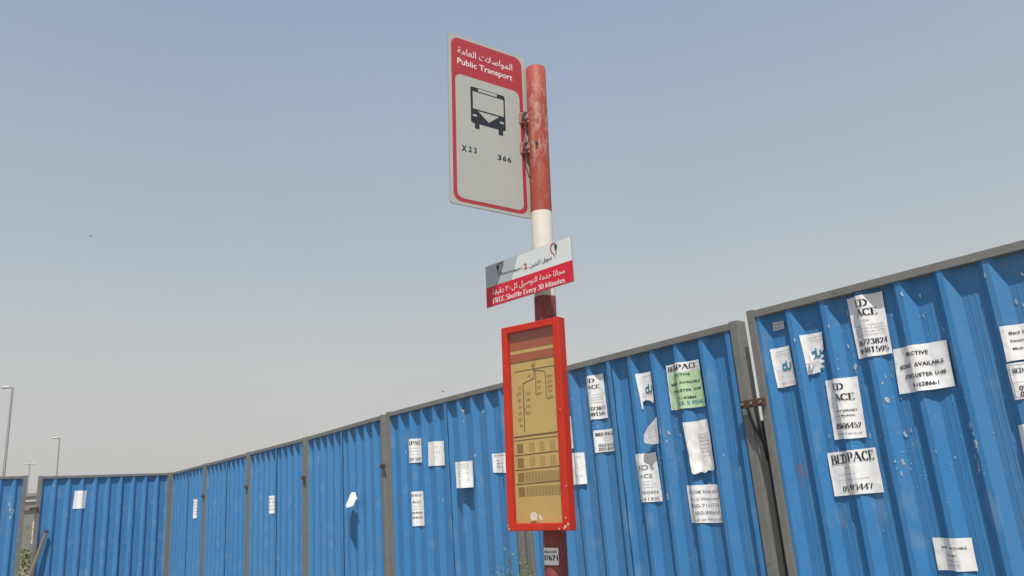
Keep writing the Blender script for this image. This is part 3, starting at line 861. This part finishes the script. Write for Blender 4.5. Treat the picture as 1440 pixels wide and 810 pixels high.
for key, (pn, q) in POST.items():
    lab, pm, conf, curl = FL[key]
    f = surf(key, pn, q, conf, curl)
    W = math.hypot(q[1][0] - q[0][0], q[1][1] - q[0][1]); H = math.hypot(q[3][0] - q[0][0], q[3][1] - q[0][1])
    nx, ny = max(6, int(W / .006)), max(6, int(H / .011))
    if curl: ny = max(ny, 14)
    rnd = random.Random(key)
    a = Vector(PAN[pn][0]); b = Vector(PAN[pn][1]); rz = math.atan2((b - a).y, (b - a).x)
    Mp = Matrix.Translation((a.x, a.y, 0)) @ Matrix.Rotation(rz, 4, 'Z')
    o0 = Vector(f(.5, .5))
    Mo = Mp @ Matrix.Translation(o0)
    def place(bm, off):
        for v in bm.verts: v.co = Vector(f(v.co.x, v.co.y, off)) - o0
    bm = bmesh.new()
    out_l = OUTL.get(key)
    if out_l is None:
        j = lambda: rnd.uniform(-.012, .012)
        out_l = [(0, 1), (.5 + j(), 1 + j() * .5), (1, 1), (1 + j() * .6, .5), (1, 0), (.6, j() * .7), (.3, j() * .7), (0, 0), (j() * .6, .45)]
    poly(bm, out_l)
    cut_grid(bm, nx, ny)
    place(bm, 0)
    bmesh.ops.triangulate(bm, faces=[g for g in bm.faces if len(g.verts) > 4])
    root = obj('flyer', bm, M_PAPER[pm], smooth=True)
    root.matrix_world = Mo
    tag(root, lab, 'flyer', 'paper notices stuck on the blue hoarding')
    sets = {}
    for ln in T[key]:
        st = ln[0]
        mat = {'g': M_INK2, 'q': M_PAPER[2], 'o': M_ORANGE, 't': M_TEAL, 'du': M_TEAL, 'm': M_INK2}.get(st, M_INK)
        if key == 'green' and st == 'm': mat = M_TEAL
        sets.setdefault((mat.name, st == 'du'), [mat, []])[1].append(ln)
    if key == 'green':
        bm = bmesh.new(); poly(bm, [(.05, .79), (.93, .80), (1.0, .78), (.995, 0.0), (.10, -.01), (.02, .08), (.06, .3), (.01, .5)])
        cut_grid(bm, nx, ny); place(bm, .0016)
        g = obj('green_sheet', bm, M_GREEN, root, smooth=True); g['label'] = 'pale green sheet pasted over the white heading sheet'
    if key in ('du2',):   # peeled flap with its long dark crease
        bm = bmesh.new()
        pts = [(.30, .42), (.44, .50), (.60, .42), (.52, .28), (.36, .26)]
        vs = [bm.verts.new(Vector(f(s, t, .012 + .03 * (i % 2))) - o0) for i, (s, t) in enumerate(pts)]
        bmesh.ops.triangulate(bm, faces=[bm.faces.new(vs)])
        obj('peeled_flap', bm, M_PAPER[1], root)
    for (mn_, isdu), (mat, lines) in sets.items():
        bm = bmesh.new()
        for st, txt, x0, x1, base, cap in lines:
            if st == 'du':
                cx, w = (x0 + x1) / 2, (x1 - x0); ry = cap * .34; rx = w * .24; lw = .055
                add_polys(bm, ring(x0 + rx, base - .03, rx, ry, lw * 1.0))
                add_polys(bm, ([(x0 + 2 * rx - .03, base - .03), (x0 + 2 * rx + .045, base - .03), (x0 + 2 * rx + .045, base + cap * .62), (x0 + 2 * rx - .03, base + cap * .55)], [(0, 1, 2, 3)]), .00002)
                add_polys(bm, ring(x0 + 3.1 * rx, base - .03, rx * .95, ry, lw, 180, 360), .00004)
                add_polys(bm, ([(x1 - .05, base - .03), (x1 + .03, base - .03), (x1 + .03, base + ry * 1.0), (x1 - .05, base + ry)], [(0, 1, 2, 3)]), .00006)
            elif st == 'frame':
                for r_ in ((x0, x1, base, base + .012), (x0, x1, cap - .012, cap), (x0, x0 + .012, base + .013, cap - .013), (x1 - .012, x1, base + .013, cap - .013), (x0 + .02, x1 - .02, .46, .467)):
                    add_polys(bm, ([(r_[0], r_[2]), (r_[1], r_[2]), (r_[1], r_[3]), (r_[0], r_[3])], [(0, 1, 2, 3)]))
            else:
                add_polys(bm, line_polys(st, txt, x0, x1, base, cap, rnd))
        cut_grid(bm, nx, ny); place(bm, .0030)
        tag(obj('logo' if isdu else 'lettering', bm, mat, root), kind='stuff')

# ------------------------------------------------------------------ bus stop pole
def make_pole():
    bm = bmesh.new()
    n = 28
    zs = [0, .3, .8, 1.3, 1.8, POLE_WR, POLE_WR + .001, 2.8, POLE_RW, 3.3, 3.6, POLE_TOP - .006, POLE_TOP]
    prof = [(POLE_R, z) for z in zs[:-1]] + [(POLE_R - .006, POLE_TOP), (POLE_R - .014, POLE_TOP + .001), (0.0005, POLE_TOP + .001)]
    rings = [[bm.verts.new((r * math.cos(2 * math.pi * k / n), r * math.sin(2 * math.pi * k / n), z)) for k in range(n)] for r, z in prof]
    for a, b in zip(rings, rings[1:]):
        for k in range(n):
            bm.faces.new((a[k], a[(k + 1) % n], b[(k + 1) % n], b[k])).smooth = True
    o = obj('bus_stop_pole', bm, M_POLE)
    o.matrix_world = POLE_M
    tag(o, 'leaning round steel pole banded red, white and red that carries the bus stop signs', 'pole')
    bm = bmesh.new(); box(bm, -.13, .13, -.13, .13, .056, .07, bev=.003); pl = obj('base_plate', bm, M_STEEL, o)
    for sx in (-.1, .1):
        for sy in (-.1, .1):
            bm = bmesh.new(); tube(bm, [(sx, sy, .0701), (sx, sy, .1)], .012, 6); obj('bolt', bm, M_RUST, pl)
    # clamps that hold the big sign: strap round the pole, arm to the sign, hooked bolt
    for s in (2.288, 2.108):
        z = s + S0
        bm = bmesh.new(); box(bm, -.104, -.030, -.026, .030, z - .030, z + .036, bev=.004); cl = obj('clamp_arm', bm, M_CLAMP, o)
        bm = bmesh.new()
        tube(bm, [(-.072, -.034, z + .030), (-.084, -.040, z + .012), (-.074, -.046, z - .012), (-.058, -.050, z - .048)], [.007, .007, .006, .004], 7)
        tube(bm, [(-.080, -.040, z + .010), (-.060, -.044, z + .022), (-.052, -.046, z + .030)], [.006, .005, .003], 7)
        obj('hooked_bolt', bm, M_EMBDARK, cl)
    bm = bmesh.new(); tube(bm, [(-.012, -POLE_R + .002, 2.12 + S0), (-.012, -POLE_R - .014, 2.12 + S0)], .008, 6); obj('bolt', bm, M_EMBDARK, o)
    return o
M_CLAMP = plain('painted_clamp', (.40, .15, .12), .35, 60, .7, .3, 0, .4)
POLE = make_pole()

# curved number sticker
def sticker():
    r = POLE_R + .0012; zc = .012 + S0
    a0, a1 = R(196), R(282)
    def f(s, t, off=0.0):
        a = a0 + (a1 - a0) * s
        return ((r + off) * math.cos(a), (r + off) * math.sin(a), zc - .038 + .076 * t)
    bm = bmesh.new(); poly(bm, [(0, 0), (1, 0), (1, 1), (0, 1)]); cut_grid(bm, 12, 2)
    for v in bm.verts: v.co = f(v.co.x, v.co.y)
    o = obj('number_sticker', bm, M_PAPER[0]); o.matrix_world = POLE_M
    tag(o, 'small white sticker with dark stop number on the lower red pole under the timetable case', 'sticker')
    bm = bmesh.new()
    add_polys(bm, fit_text(font_polys('·BEACON·', .03), .10, .94, .70, .13))
    add_polys(bm, fit_text(font_polys('07671', .03), .06, .96, .27, .30))
    cut_grid(bm, 24, 2)
    for v in bm.verts: v.co = f(v.co.x, v.co.y, .0008)
    tag(obj('lettering', bm, M_NAVY, o), kind='stuff')
sticker()

# ------------------------------------------------------------------ big route sign
def stroke(pts, ws):
    vs, fs = [], []
    n = len(pts)
    for i, (x, y) in enumerate(pts):
        a = pts[max(i - 1, 0)]; b = pts[min(i + 1, n - 1)]
        dx, dy = b[0] - a[0], b[1] - a[1]; l = math.hypot(dx, dy) or 1
        w = ws[i] if isinstance(ws, (list, tuple)) else ws
        vs += [(x - dy / l * w / 2, y + dx / l * w / 2), (x + dy / l * w / 2, y - dx / l * w / 2)]
    for i in range(n - 1): fs.append((2 * i, 2 * i + 1, 2 * i + 3, 2 * i + 2))
    return vs, fs

root = empty('route_sign', mat=plate_matrix(2.1942, -.2606, .13, -.6107, .0094))
tag(root, 'tall red and grey Public Transport sign with black bus symbol, highest on the pole', 'sign')
bm = bmesh.new(); slab(bm, rrect(.5004, .9756, .020), -.004, 0); obj('plate', bm, M_ALU, root)
bm = bmesh.new(); poly(bm, rrect(.4944, .9696, .018), z=.0008); obj('grey_border', bm, M_SIGNGREY, root)
for yy in (.35, .08, -.3):
    bm = bmesh.new(); box(bm, -.22, .22, yy - .02, yy + .02, -.018, -.0045); obj('back_rail', bm, M_ALU, root)
bm = bmesh.new(); poly(bm, rrect(.4535, .9385, .048, 8, -.0025, .0008), z=.0016)
rf = obj('red_field', bm, M_SIGNRED, root)
bm = bmesh.new(); poly(bm, rrect(.408, .7035, .038, 8, -.004, -.098), z=.0024)
gp = obj('grey_panel', bm, M_SIGNGREY, root)
bm = bmesh.new()
add_polys(bm, fit_text(font_polys('Public Transport', .008), -.193, .158, .315, .036), .0024)
add_polys(bm, fit_text(font_polys(arabic('المواصلات العامة'), .0), -.191, .160, .377, .040), .0024)
tag(obj('lettering', bm, M_TEXTWHITE, root), kind='stuff')
bm = bmesh.new()
add_polys(bm, fit_text(font_polys('X', .03), -.1775, -.1475, -.1875, .035), .0034)
add_polys(bm, fit_text(font_polys('2 3', .022), -.1365, -.087, -.183, .031), .0034)
add_polys(bm, fit_text(font_polys('3', .022), .043, .066, -.187, .030), .0034)
add_polys(bm, fit_text(font_polys('6', .022), .075, .098, -.187, .030), .0034)
add_polys(bm, fit_text(font_polys('6', .022), .106, .129, -.187, .030), .0034)
tag(obj('route_numbers', bm, M_NAVY, root), kind='stuff')
bm = bmesh.new()
bw = rrect(.218, .211, .012, 4, -.008, .0955)
poly(bm, bw, z=.0034)
for x0, x1 in ((-.094, -.066), (.054, .083)):
    poly(bm, [(x0, -.040), (x1, -.040), (x1, -.0095), (x0, -.0095)], z=.0034)
bi = obj('bus_symbol', bm, M_NAVY, root)
bm = bmesh.new()
poly(bm, rrect(.120, .0155, .006, 4, -.010, .1885), z=.0042)
poly(bm, [(-.104, .174), (.091, .174), (.091, .073), (-.104, .073)], z=.0042)
poly(bm, [(-.074, .064), (.060, .064), (-.0075, .013)], z=.0042)
poly(bm, rrect(.025, .012, .003, 3, -.0935, .034), z=.0042); poly(bm, rrect(.025, .012, .003, 3, .077, .034), z=.0042)
tag(obj('bus_window', bm, M_SIGNGREY, bi), kind='stuff')

# ------------------------------------------------------------------ shuttle sign
root = empty('shuttle_sign', mat=plate_matrix(1.3795, -.089, .08, .7679, .0216))
tag(root, 'small red and white free shuttle sign below the white band of the pole', 'sign')
w, h = .6125 / 2, .2302 / 2
bm = bmesh.new(); box(bm, -w, w, -h, h, -.004, 0); obj('plate', bm, M_ALU, root)
bm = bmesh.new(); poly(bm, [(-w + .002, -.006), (w - .002, -.008), (w - .002, h - .002), (-w + .002, h - .002)], z=.0008); obj('white_band', bm, M_SHWHITE, root)
bm = bmesh.new(); poly(bm, [(-w + .002, -.0055), (-.1095, -.0065), (-.0610, h - .002), (-w + .002, h - .002)], z=.0016); obj('grey_corner', bm, M_SHGREY, root)
bm = bmesh.new(); poly(bm, [(-w + .001, -h + .001), (w - .001, -h + .001), (w - .001, -.008), (-w + .001, -.006)], z=.0012); obj('red_band', bm, M_SHRED, root)
bm = bmesh.new()
add_polys(bm, fit_text(serif_polys('FREE Shuttle Every 30 Minutes', .15, .055), -.257, .252, -.102, .027, 1.0, -.012), .0026)
add_polys(bm, fit_text(font_polys(arabic('مجانا خدمة التوصيل كل ٣٠ دقيقة'), .004), -.256, .254, -.055, .030, .73, -.012), .0026)
tag(obj('lettering', bm, M_TEXTWHITE, root), kind='stuff')
bm = bmesh.new()
add_polys(bm, fit_text(font_polys('D', .012), -.196, -.181, .040, .020, .73), .0026)
add_polys(bm, fit_text(font_polys('RAGONMART', .012), -.179, -.028, .0385, .0125, .73, -.05), .0026)
add_polys(bm, fit_text(font_polys('-', .01), .010, .019, .026, .014, .73), .0026)
add_polys(bm, fit_text(font_polys(arabic('سوق التنين'), .006), .024, .176, .027, .024, .73, .03), .0026)
tag(obj('logo_lettering', bm, M_EMBDARK, root), kind='stuff')
bm = bmesh.new(); add_polys(bm, fit_text(font_polys('2', .02), -.020, .006, .028, .030), .0026); obj('red_numeral', bm, M_SHRED, root)
def emblem(ox, oy, sc, flip, nm):
    f = lambda L: [(ox + (-x if flip else x) * sc, oy + y * sc) for x, y in L]
    bm = bmesh.new()
    add_polys(bm, stroke(f([(-.020, .010), (-.022, .030), (-.008, .046), (.012, .044), (.020, .026), (.012, .004), (-.004, -.014), (-.010, -.034)]), [.002 * sc, .005 * sc, .007 * sc, .008 * sc, .007 * sc, .005 * sc, .004 * sc, .0015 * sc]), .0026)
    e = obj(nm, bm, M_EMBRED, root)
    bm = bmesh.new()
    add_polys(bm, (f([(-.026, .034), (-.010, .040), (-.006, .026), (-.014, .010), (-.024, .016)]), [(0, 1, 2, 3, 4)]), .0034)
    add_polys(bm, stroke(f([(-.018, .014), (-.014, -.004), (-.020, -.012)]), .004 * sc), .0035)
    obj('emblem_head', bm, M_EMBDARK, e)
emblem(-.192, .062, 1.0, False, 'swan_neck_emblem')
emblem(.190, .062, 1.0, True, 'swan_neck_emblem')
for x in (-.03, .10):
    bm = bmesh.new(); box(bm, .02 + x - .035, .05 + x - .035, -.06, .06, -.055, -.0045); obj('back_bracket', bm, M_STEEL, root)

# ------------------------------------------------------------------ timetable case
root = empty('timetable_case', mat=plate_matrix(.6249, -.0849, .10, .6387, .0104))
tag(root, 'tall narrow red framed case with a yellowed bus timetable behind its window', 'notice case')
W2, H2, FW, DP = .3561 / 2, .9926 / 2, .0365, .055
for nm, (x0, x1, y0, y1) in (('frame_side', (-W2, -W2 + FW, -H2, H2)), ('frame_side', (W2 - FW - .003, W2, -H2, H2)),
                             ('frame_top', (-W2 + FW + .0005, W2 - FW - .0035, H2 - FW, H2 - .001)), ('frame_bottom', (-W2 + FW + .0005, W2 - FW - .0035, -H2 + .001, -H2 + FW - .003))):
    bm = bmesh.new(); box(bm, x0, x1, y0, y1, -DP, 0, bev=.0035); obj(nm, bm, M_CASE, root)
bm = bmesh.new(); box(bm, -W2 + FW, W2 - FW, -H2 + FW - .003, H2 - FW, -DP + .002, -.030); obj('back_panel', bm, M_CASE, root)
ix0, ix1, iy0, iy1 = -W2 + FW + .001, W2 - FW - .004, -H2 + FW - .002, H2 - FW - .001
Z0 = -.024
bm = bmesh.new(); box(bm, ix0, ix1, iy0, iy1, Z0 - .003, Z0); tt = obj('timetable_sheet', bm, M_TAN, root)
bm = bmesh.new()
poly(bm, [(ix0, .3705), (ix1, .3705), (ix1, iy1), (ix0, iy1)], z=Z0 + .001)
poly(bm, [(ix0, .311), (ix1, .311), (ix1, .353), (ix0, .353)], z=Z0 + .001)
tag(obj('red_header', bm, M_HEAD, tt), kind='stuff')
rnd = random.Random(11)
bm = bmesh.new()
def ln(pts, w): add_polys(bm, stroke(pts, w), Z0 + .0012 + len(bm.faces) * 4e-6)
ln([(ix0, .309), (ix1, .309)], .005)
ln([(-.119, .263), (.126, .265)], .0035)
ln([(.001, .285), (.0, .218), (-.069, .199), (-.068, .164), (-.070, -.036)], .0048)
ln([(.004, .254), (.012, .250), (.010, .20), (.008, .138), (.026, .136)], .0035)
ln([(.004, .258), (.058, .247), (.068, .238), (.069, .2), (.068, .113), (.088, .112)], .0035)
ln([(-.068, .118), (-.066, .08), (-.058, .058), (-.046, .052)], .003)
ln([(ix0 + .004, -.058), (ix1 - .002, -.052)], .007)
ln([(ix0 + .006, -.0755), (ix1 - .004, -.0715)], .0035)
for y in (-.147, -.216, -.283): ln([(ix0 + .006, y), (ix1, y + .008)], .0045)
tag(obj('network_lines', bm, M_BROWN, tt), kind='stuff')
bm = bmesh.new()
for y in (-.229, -.296):
    for k in range(8):
        poly(bm, [(-.075, y - .044 + k * .0062), (.134, y - .040 + k * .0062), (.134, y - .0392 + k * .0062), (-.075, y - .0432 + k * .0062)], z=Z0 + .0008)
    for k in range(12):
        x = -.075 + k * .0185
        poly(bm, [(x, y - .044), (x + .0014, y - .044), (x + .0014, y), (x, y)], z=Z0 + .0009)
tag(obj('table_grid', bm, M_BROWN2, tt), kind='stuff')
bm = bmesh.new()
def gt(x0, x1, y, c, n): add_polys(bm, fit_text(greek_polys(n, rnd), x0, x1, y, c * (1.25 if c > .0079 else 1.1), .62, .12), Z0 + .0012)
gt(-.014, .014, .274, .012, 4)
gt(-.036, -.020, .226, .008, 3)
for y in (.170, .141, .108, .077, .047, .016, -.014): gt(-.108 + rnd.uniform(-.004, .01), -.080, y, .011, 5)
for y in (.139, .107, .077, .044): gt(-.056, -.028 + rnd.uniform(-.004, .006), y, .010, 5)
for y in (.190, .162, .134): gt(.018, .040 + rnd.uniform(-.004, .006), y, .010, 5)
for y in (.208, .182, .158, .136, .107): gt(.078, .106 + rnd.uniform(-.004, .006), y, .011, 5)
tag(obj('stop_names', bm, M_BROWN, tt), kind='stuff')
bm = bmesh.new()
for y in (-.092, -.160, -.229, -.296): poly(bm, [(-.120, y - .044), (-.083, y - .044), (-.083, y), (-.120, y)], z=Z0 + .001)
for y in (-.092, -.160, -.229, -.296):
    for k in range(6):
        yy = y - .004 - k * .0078
        if y > -.2:
            for x in (-.045, .015, .075): gt(x, x + .030, yy, .0045, 7)
        else:
            for j in range(11): gt(-.072 + j * .0185, -.072 + j * .0185 + .010, yy, .0052, 3)
tag(obj('timetable_rows', bm, M_BROWN2, tt), kind='stuff')
bm = bmesh.new()
poly(bm, [(-.046, -.438), (-.046, -.418), (-.030, -.412), (-.014, -.412), (-.001, -.424), (-.006, -.440), (-.004, -.450), (-.022, -.446), (-.034, -.450)], z=.0 - .0065)
poly(bm, [(.008, -.425), (.014, -.418), (.020, -.436), (.030, -.442), (.026, -.448), (.006, -.446)], z=-.0065)
tag(obj('torn_sticker', bm, M_PAPER[0], root), kind='stuff')
bm = bmesh.new(); box(bm, ix0, ix1, iy0, iy1, -.0085, -.0065); obj('window_pane', bm, M_GLASS, root)
bm = bmesh.new()
for (x, y, s) in ((.155, -.478, .010), (.170, -.468, .009), (.160, -.440, .005), (.148, -.486, .006), (-.168, -.487, .008), (-.172, -.470, .005), (.160, .05, .004), (.171, -.30, .004), (.166, .18, .003), (-.16, .3, .003), (.12, -.487, .006)):
    n = rnd.randint(5, 7)
    poly(bm, [(x + math.cos(6.283 * k / n) * s * rnd.uniform(.5, 1), min(H2 - .004, max(-H2 + .004, y + math.sin(6.283 * k / n) * s * rnd.uniform(.5, 1)))) for k in range(n)], z=.0006)
tag(obj('paint_chips', bm, plain('chipped_primer', (.50, .44, .40), .3, 80, .8, .2), root), kind='stuff')
for yy in (.30, -.30):
    bm = bmesh.new(); box(bm, .055, .095, yy - .03, yy + .03, -.100, -DP - .0005); obj('back_bracket', bm, M_STEEL, root)

# ------------------------------------------------------------------ street lamps
M_LAMP = plain('galvanised_lamp_pole', (.15, .155, .155), .1, 3, .55, .4, .2)
M_LHEAD = plain('pale_lamp_housing', (.62, .62, .60), .08, 3, .5, .4)
def lamp(x, y, h, arms, label, hs=1.0):
    root = empty('street_lamp', (x, y, 0)); tag(root, label, 'street lamp', 'street lamps beyond the hoarding')
    bm = bmesh.new(); tube(bm, [(0, 0, 0), (0, 0, .9), (0, 0, .95), (0, 0, h)], [.11, .11, .085, .05], 10); obj('post', bm, M_LAMP, root)
    for sx in arms:
        bm = bmesh.new(); tube(bm, [(0, 0, h - .05), (sx * .18, 0, h + .0)], .03, 8); obj('arm', bm, M_LAMP, root)
        bm = bmesh.new()
        secs = [(.16, .05, .045), (.26, .12, .07), (.45, .14, .075), (.62 * hs, .10, .04), (.70 * hs, .03, .02)]
        rg = []
        for xx, wy, hz in secs:
            rg.append([bm.verts.new((sx * xx, wy * math.cos(a), h + .02 + hz * math.sin(a) * (1 if math.sin(a) > 0 else .45))) for a in (2 * math.pi * k / 12 for k in range(12))])
        for a, b in zip(rg, rg[1:]):
            for k in range(12): bm.faces.new((a[k], a[(k + 1) % 12], b[(k + 1) % 12], b[k])).smooth = True
        bm.faces.new(rg[0]); bm.faces.new(rg[-1][::-1]); bmesh.ops.recalc_face_normals(bm, faces=bm.faces)
        lh = obj('lamp_head', bm, M_LHEAD, root)
        bm = bmesh.new(); box(bm, min(sx * .28, sx * .55), max(sx * .28, sx * .55), -.08, .08, h - .034, h - .015); obj('lens', bm, M_SIGNWHITE, lh)
lamp(-27.19, 40, 9.25, (-1,), 'tallest street lamp at the left edge with one arm pointing left', 1.0)
lamp(-37.83, 62, 9.0, (-1,), 'middle sized single arm street lamp above the square on panel', .95)
lamp(-52.38, 81, 8.76, (-1, 1), 'farthest tiny street lamp with two arms like a T')

# ------------------------------------------------------------------ birds
def bird(p, yaw, label, s=1.0):
    bm = bmesh.new()
    tube(bm, [(-.10 * s, 0, 0), (-.05 * s, 0, 0), (.02 * s, 0, .005), (.08 * s, 0, .01), (.11 * s, 0, .005)], [.006 * s, .022 * s, .032 * s, .02 * s, .004 * s], 8)
    o = obj('bird', bm, M_EMBDARK); o.location = p; o.rotation_euler = (0, .2, yaw)
    tag(o, label, 'bird')
    for sy in (-1, 1):
        bm = bmesh.new()
        t_ = [(.05 * s, sy * .02 * s, .012), (.06 * s, sy * .10 * s, .05 * s), (.0, sy * .20 * s, .03 * s), (-.02 * s, sy * .10 * s, .035 * s), (-.04 * s, sy * .02 * s, .01)]
        vs = [bm.verts.new(q) for q in t_] + [bm.verts.new((q[0], q[1], q[2] + .006 * s)) for q in t_]
        bm.faces.new(vs[:5]); bm.faces.new(vs[5:][::-1])
        for k in range(5): bm.faces.new((vs[k], vs[(k + 1) % 5], vs[5 + (k + 1) % 5], vs[5 + k]))
        bmesh.ops.recalc_face_normals(bm, faces=bm.faces)
        obj('wing', bm, M_EMBDARK, o)
    bm = bmesh.new(); poly(bm, [(-.09 * s, -.008 * s), (-.09 * s, .008 * s), (-.16 * s, .02 * s), (-.16 * s, -.02 * s)]); obj('tail', bm, M_EMBDARK, o)
bird((-29.56, 50, 21.62), .8, 'tiny dark bird alone in the open sky at left', .8)
bird((-3.05, 30, 5.83), 2.3, 'tiny dark bird just above the top rail left of the timetable case', .5)

# ------------------------------------------------------------------ leaning bar in the left gap
bm = bmesh.new()
MP8 = ROOTS[8].matrix_world
a8 = Vector(PAN[8][0]); b8 = Vector(PAN[8][1]); rz8 = math.atan2((b8 - a8).y, (b8 - a8).x)
M8 = Matrix.Translation((a8.x, a8.y, 0)) @ Matrix.Rotation(rz8, 4, 'Z')
pt, pb_ = Vector((.165, -.05, 1.60)), Vector((-.30, -.16, .02))
dv = (pt - pb_); Lb = dv.length
Mb = M8 @ Matrix.Translation(pb_) @ dv.to_track_quat('Z', 'Y').to_matrix().to_4x4()
box(bm, -.026, .026, -.018, .018, 0, Lb, bev=.003)
M_WOOD = plain('weathered_timber', (.20, .165, .125), .3, 20, .8, .2, 0, .3)
o = obj('leaning_bar', bm, M_WOOD); o.matrix_world = Mb
tag(o, 'weathered bar leaning across the gap between the two leftmost hoarding panels', 'prop')
bm = bmesh.new(); box(bm, -.029, .029, -.021, .021, Lb - .035, Lb + .002, bev=.002); obj('end_cap', bm, M_EMBDARK, o)

# ------------------------------------------------------------------ plants
def leaf_mat(name, a, b_):
    m, t, b = new_mat(name, .7, .2)
    oi = N(t, 'ShaderNodeNewGeometry').outputs['Position']
    t.links.new(mixc(t, noise(t, oi, 40, 2), a, b_), b.inputs['Base Color'])
    return m
M_LEAF = leaf_mat('dry_green_leaf', (.13, .17, .045), (.26, .29, .10))
M_STEM = plain('dry_stem', (.20, .20, .10), .2, 50, .8, .2)
def weed(x, y, h, label, spread=.16, stems=15, seed=1, leaf=.012, base_w=.05, nl=46):
    rnd = random.Random(seed)
    root = empty('weed', (x, y, 0)); tag(root, label, 'plant')
    sm, lm = bmesh.new(), bmesh.new()
    for i in range(stems):
        a = rnd.uniform(0, 6.283); r = spread * rnd.uniform(.15, 1); hh = h * rnd.uniform(.72, 1.0)
        bx, by = rnd.uniform(-base_w, base_w), rnd.uniform(-base_w, base_w) * .5
        pts = []
        for k in range(7):
            t = k / 6
            pts.append(Vector((bx + math.cos(a) * r * t ** 1.3 + rnd.uniform(-.008, .008), by + math.sin(a) * r * .55 * t ** 1.3 + rnd.uniform(-.008, .008), hh * t)))
        tube(sm, pts, [.004 - .0028 * k / 6 for k in range(7)], 4, False)
        for _ in range(nl):
            t = rnd.uniform(.35, 1) ** .7 * 5.999
            k = int(t); p = pts[k].lerp(pts[k + 1], t - k) + Vector((rnd.gauss(0, .016), rnd.gauss(0, .016), rnd.gauss(0, .01)))
            d = Vector((rnd.uniform(-1, 1), rnd.uniform(-1, 1), rnd.uniform(-.3, 1))).normalized(); w = d.orthogonal().normalized()
            w = Matrix.Rotation(rnd.uniform(0, 6.28), 3, d) @ w
            l = leaf * rnd.uniform(.6, 1.5)
            q = [lm.verts.new(c) for c in (p, p + d * l * .5 + w * l * .26, p + d * l, p + d * l * .5 - w * l * .26)]
            lm.faces.new(q)
    obj('stem', sm, M_STEM, root)
    tag(obj('foliage', lm, M_LEAF, root), kind='stuff')
weed(-.12, 5.80, 1.20, 'scraggly yellow green weed in front of the hoarding below the timetable case', .15, 22, 2, .020)
M_BUSH = leaf_mat('dusty_shrub_leaf', (.10, .13, .035), (.20, .21, .07))
def shrub(x, y, h, r, seed, label):
    rnd = random.Random(seed)
    root = empty('shrub', (x, y, 0)); tag(root, label, 'shrub')
    bm = bmesh.new()
    for _ in range(5):
        a = rnd.uniform(0, 6.28); tube(bm, [(0, 0, 0), (math.cos(a) * r * .3, math.sin(a) * r * .3, h * .4), (math.cos(a) * r * .6, math.sin(a) * r * .6, h * .8)], [.03, .02, .008], 5)
    obj('stem', bm, M_STEM, root)
    lm = bmesh.new()
    for _ in range(3500):
        d = Vector((rnd.gauss(0, 1), rnd.gauss(0, 1), rnd.gauss(0, 1))).normalized() * rnd.uniform(.5, 1) ** .6
        p = Vector((d.x * r, d.y * r, h * .55 + d.z * h * .45)) + Vector((rnd.gauss(0, .05),) * 3)
        e = Vector((rnd.uniform(-1, 1), rnd.uniform(-1, 1), rnd.uniform(-1, 1))).normalized(); w = e.orthogonal().normalized(); l = rnd.uniform(.03, .08)
        lm.faces.new([lm.verts.new(c) for c in (p, p + e * l * .5 + w * l * .3, p + e * l, p + e * l * .5 - w * l * .3)])
    tag(obj('foliage', lm, M_BUSH, root), kind='stuff')
shrub(-10.2, 16.2, 1.25, .9, 4, 'yellow green shrub seen through the gap between the two leftmost panels')
shrub(-26.5, 42, 2.1, 2.2, 12, 'dusty grey green bush farther back in the gap at far left, behind the nearer shrub')
shrub(2.16, 7.3, 1.22, .7, 9, 'green shrub glimpsed low in the slit between the two nearest hoarding panels')

# ------------------------------------------------------------------ far buildings seen through the gap
M_WALL = plain('beige_render', (.24, .225, .19), .1, .6, .9, .2)
M_WALL2 = plain('pale_render', (.20, .20, .175), .1, .6, .9, .2)
M_PANE = plain('dark_glazing', (.05, .06, .07), .2, 1, .2, .5)
def building(x, y, w, d, h, mat, label, storeys, bays):
    root = empty('building', (x, y, 0)); tag(root, label, 'building')
    bm = bmesh.new(); box(bm, -w / 2, w / 2, 0, d, 0, h); obj('wall', bm, mat, root)
    bm = bmesh.new(); box(bm, -w / 2 - .15, w / 2 + .15, -.15, d + .15, h + .002, h + .3); obj('parapet', bm, mat, root)
    for s in range(storeys):
        for b in range(bays):
            cx = -w / 2 + w * (b + .5) / bays; z = h * (s + .35) / storeys
            bm = bmesh.new(); box(bm, cx - .75, cx + .75, -.05, .04, z - .1, z + 1.3); f = obj('window', bm, M_LHEAD, root)
            bm = bmesh.new(); box(bm, cx - .65, cx + .65, -.07, -.052, z, z + 1.2); obj('pane', bm, M_PANE, f)
building(-46, 74, 22, 10, 5.1, M_WALL, 'low beige building glimpsed far away through the gap in the hoarding', 2, 8)
building(-31, 50, 7, 6, 3.1, M_WALL2, 'smaller pale hut in front of the low beige building', 1, 3)

# ------------------------------------------------------------------ haze
hm = bpy.data.materials.new('thin_dusty_air'); hm.use_nodes = True
t = hm.node_tree; t.nodes.clear()
ho = N(t, 'ShaderNodeOutputMaterial'); pv = N(t, 'ShaderNodeVolumePrincipled')
pv.inputs['Color'].default_value = (.78, .80, .82, 1); pv.inputs['Density'].default_value = .0022; pv.inputs['Anisotropy'].default_value = .2
t.links.new(pv.outputs[0], ho.inputs['Volume'])
bm = bmesh.new(); box(bm, -910, 910, -910, 910, -1.0, 10.2)
tag(obj('haze', bm, hm), kind='stuff')
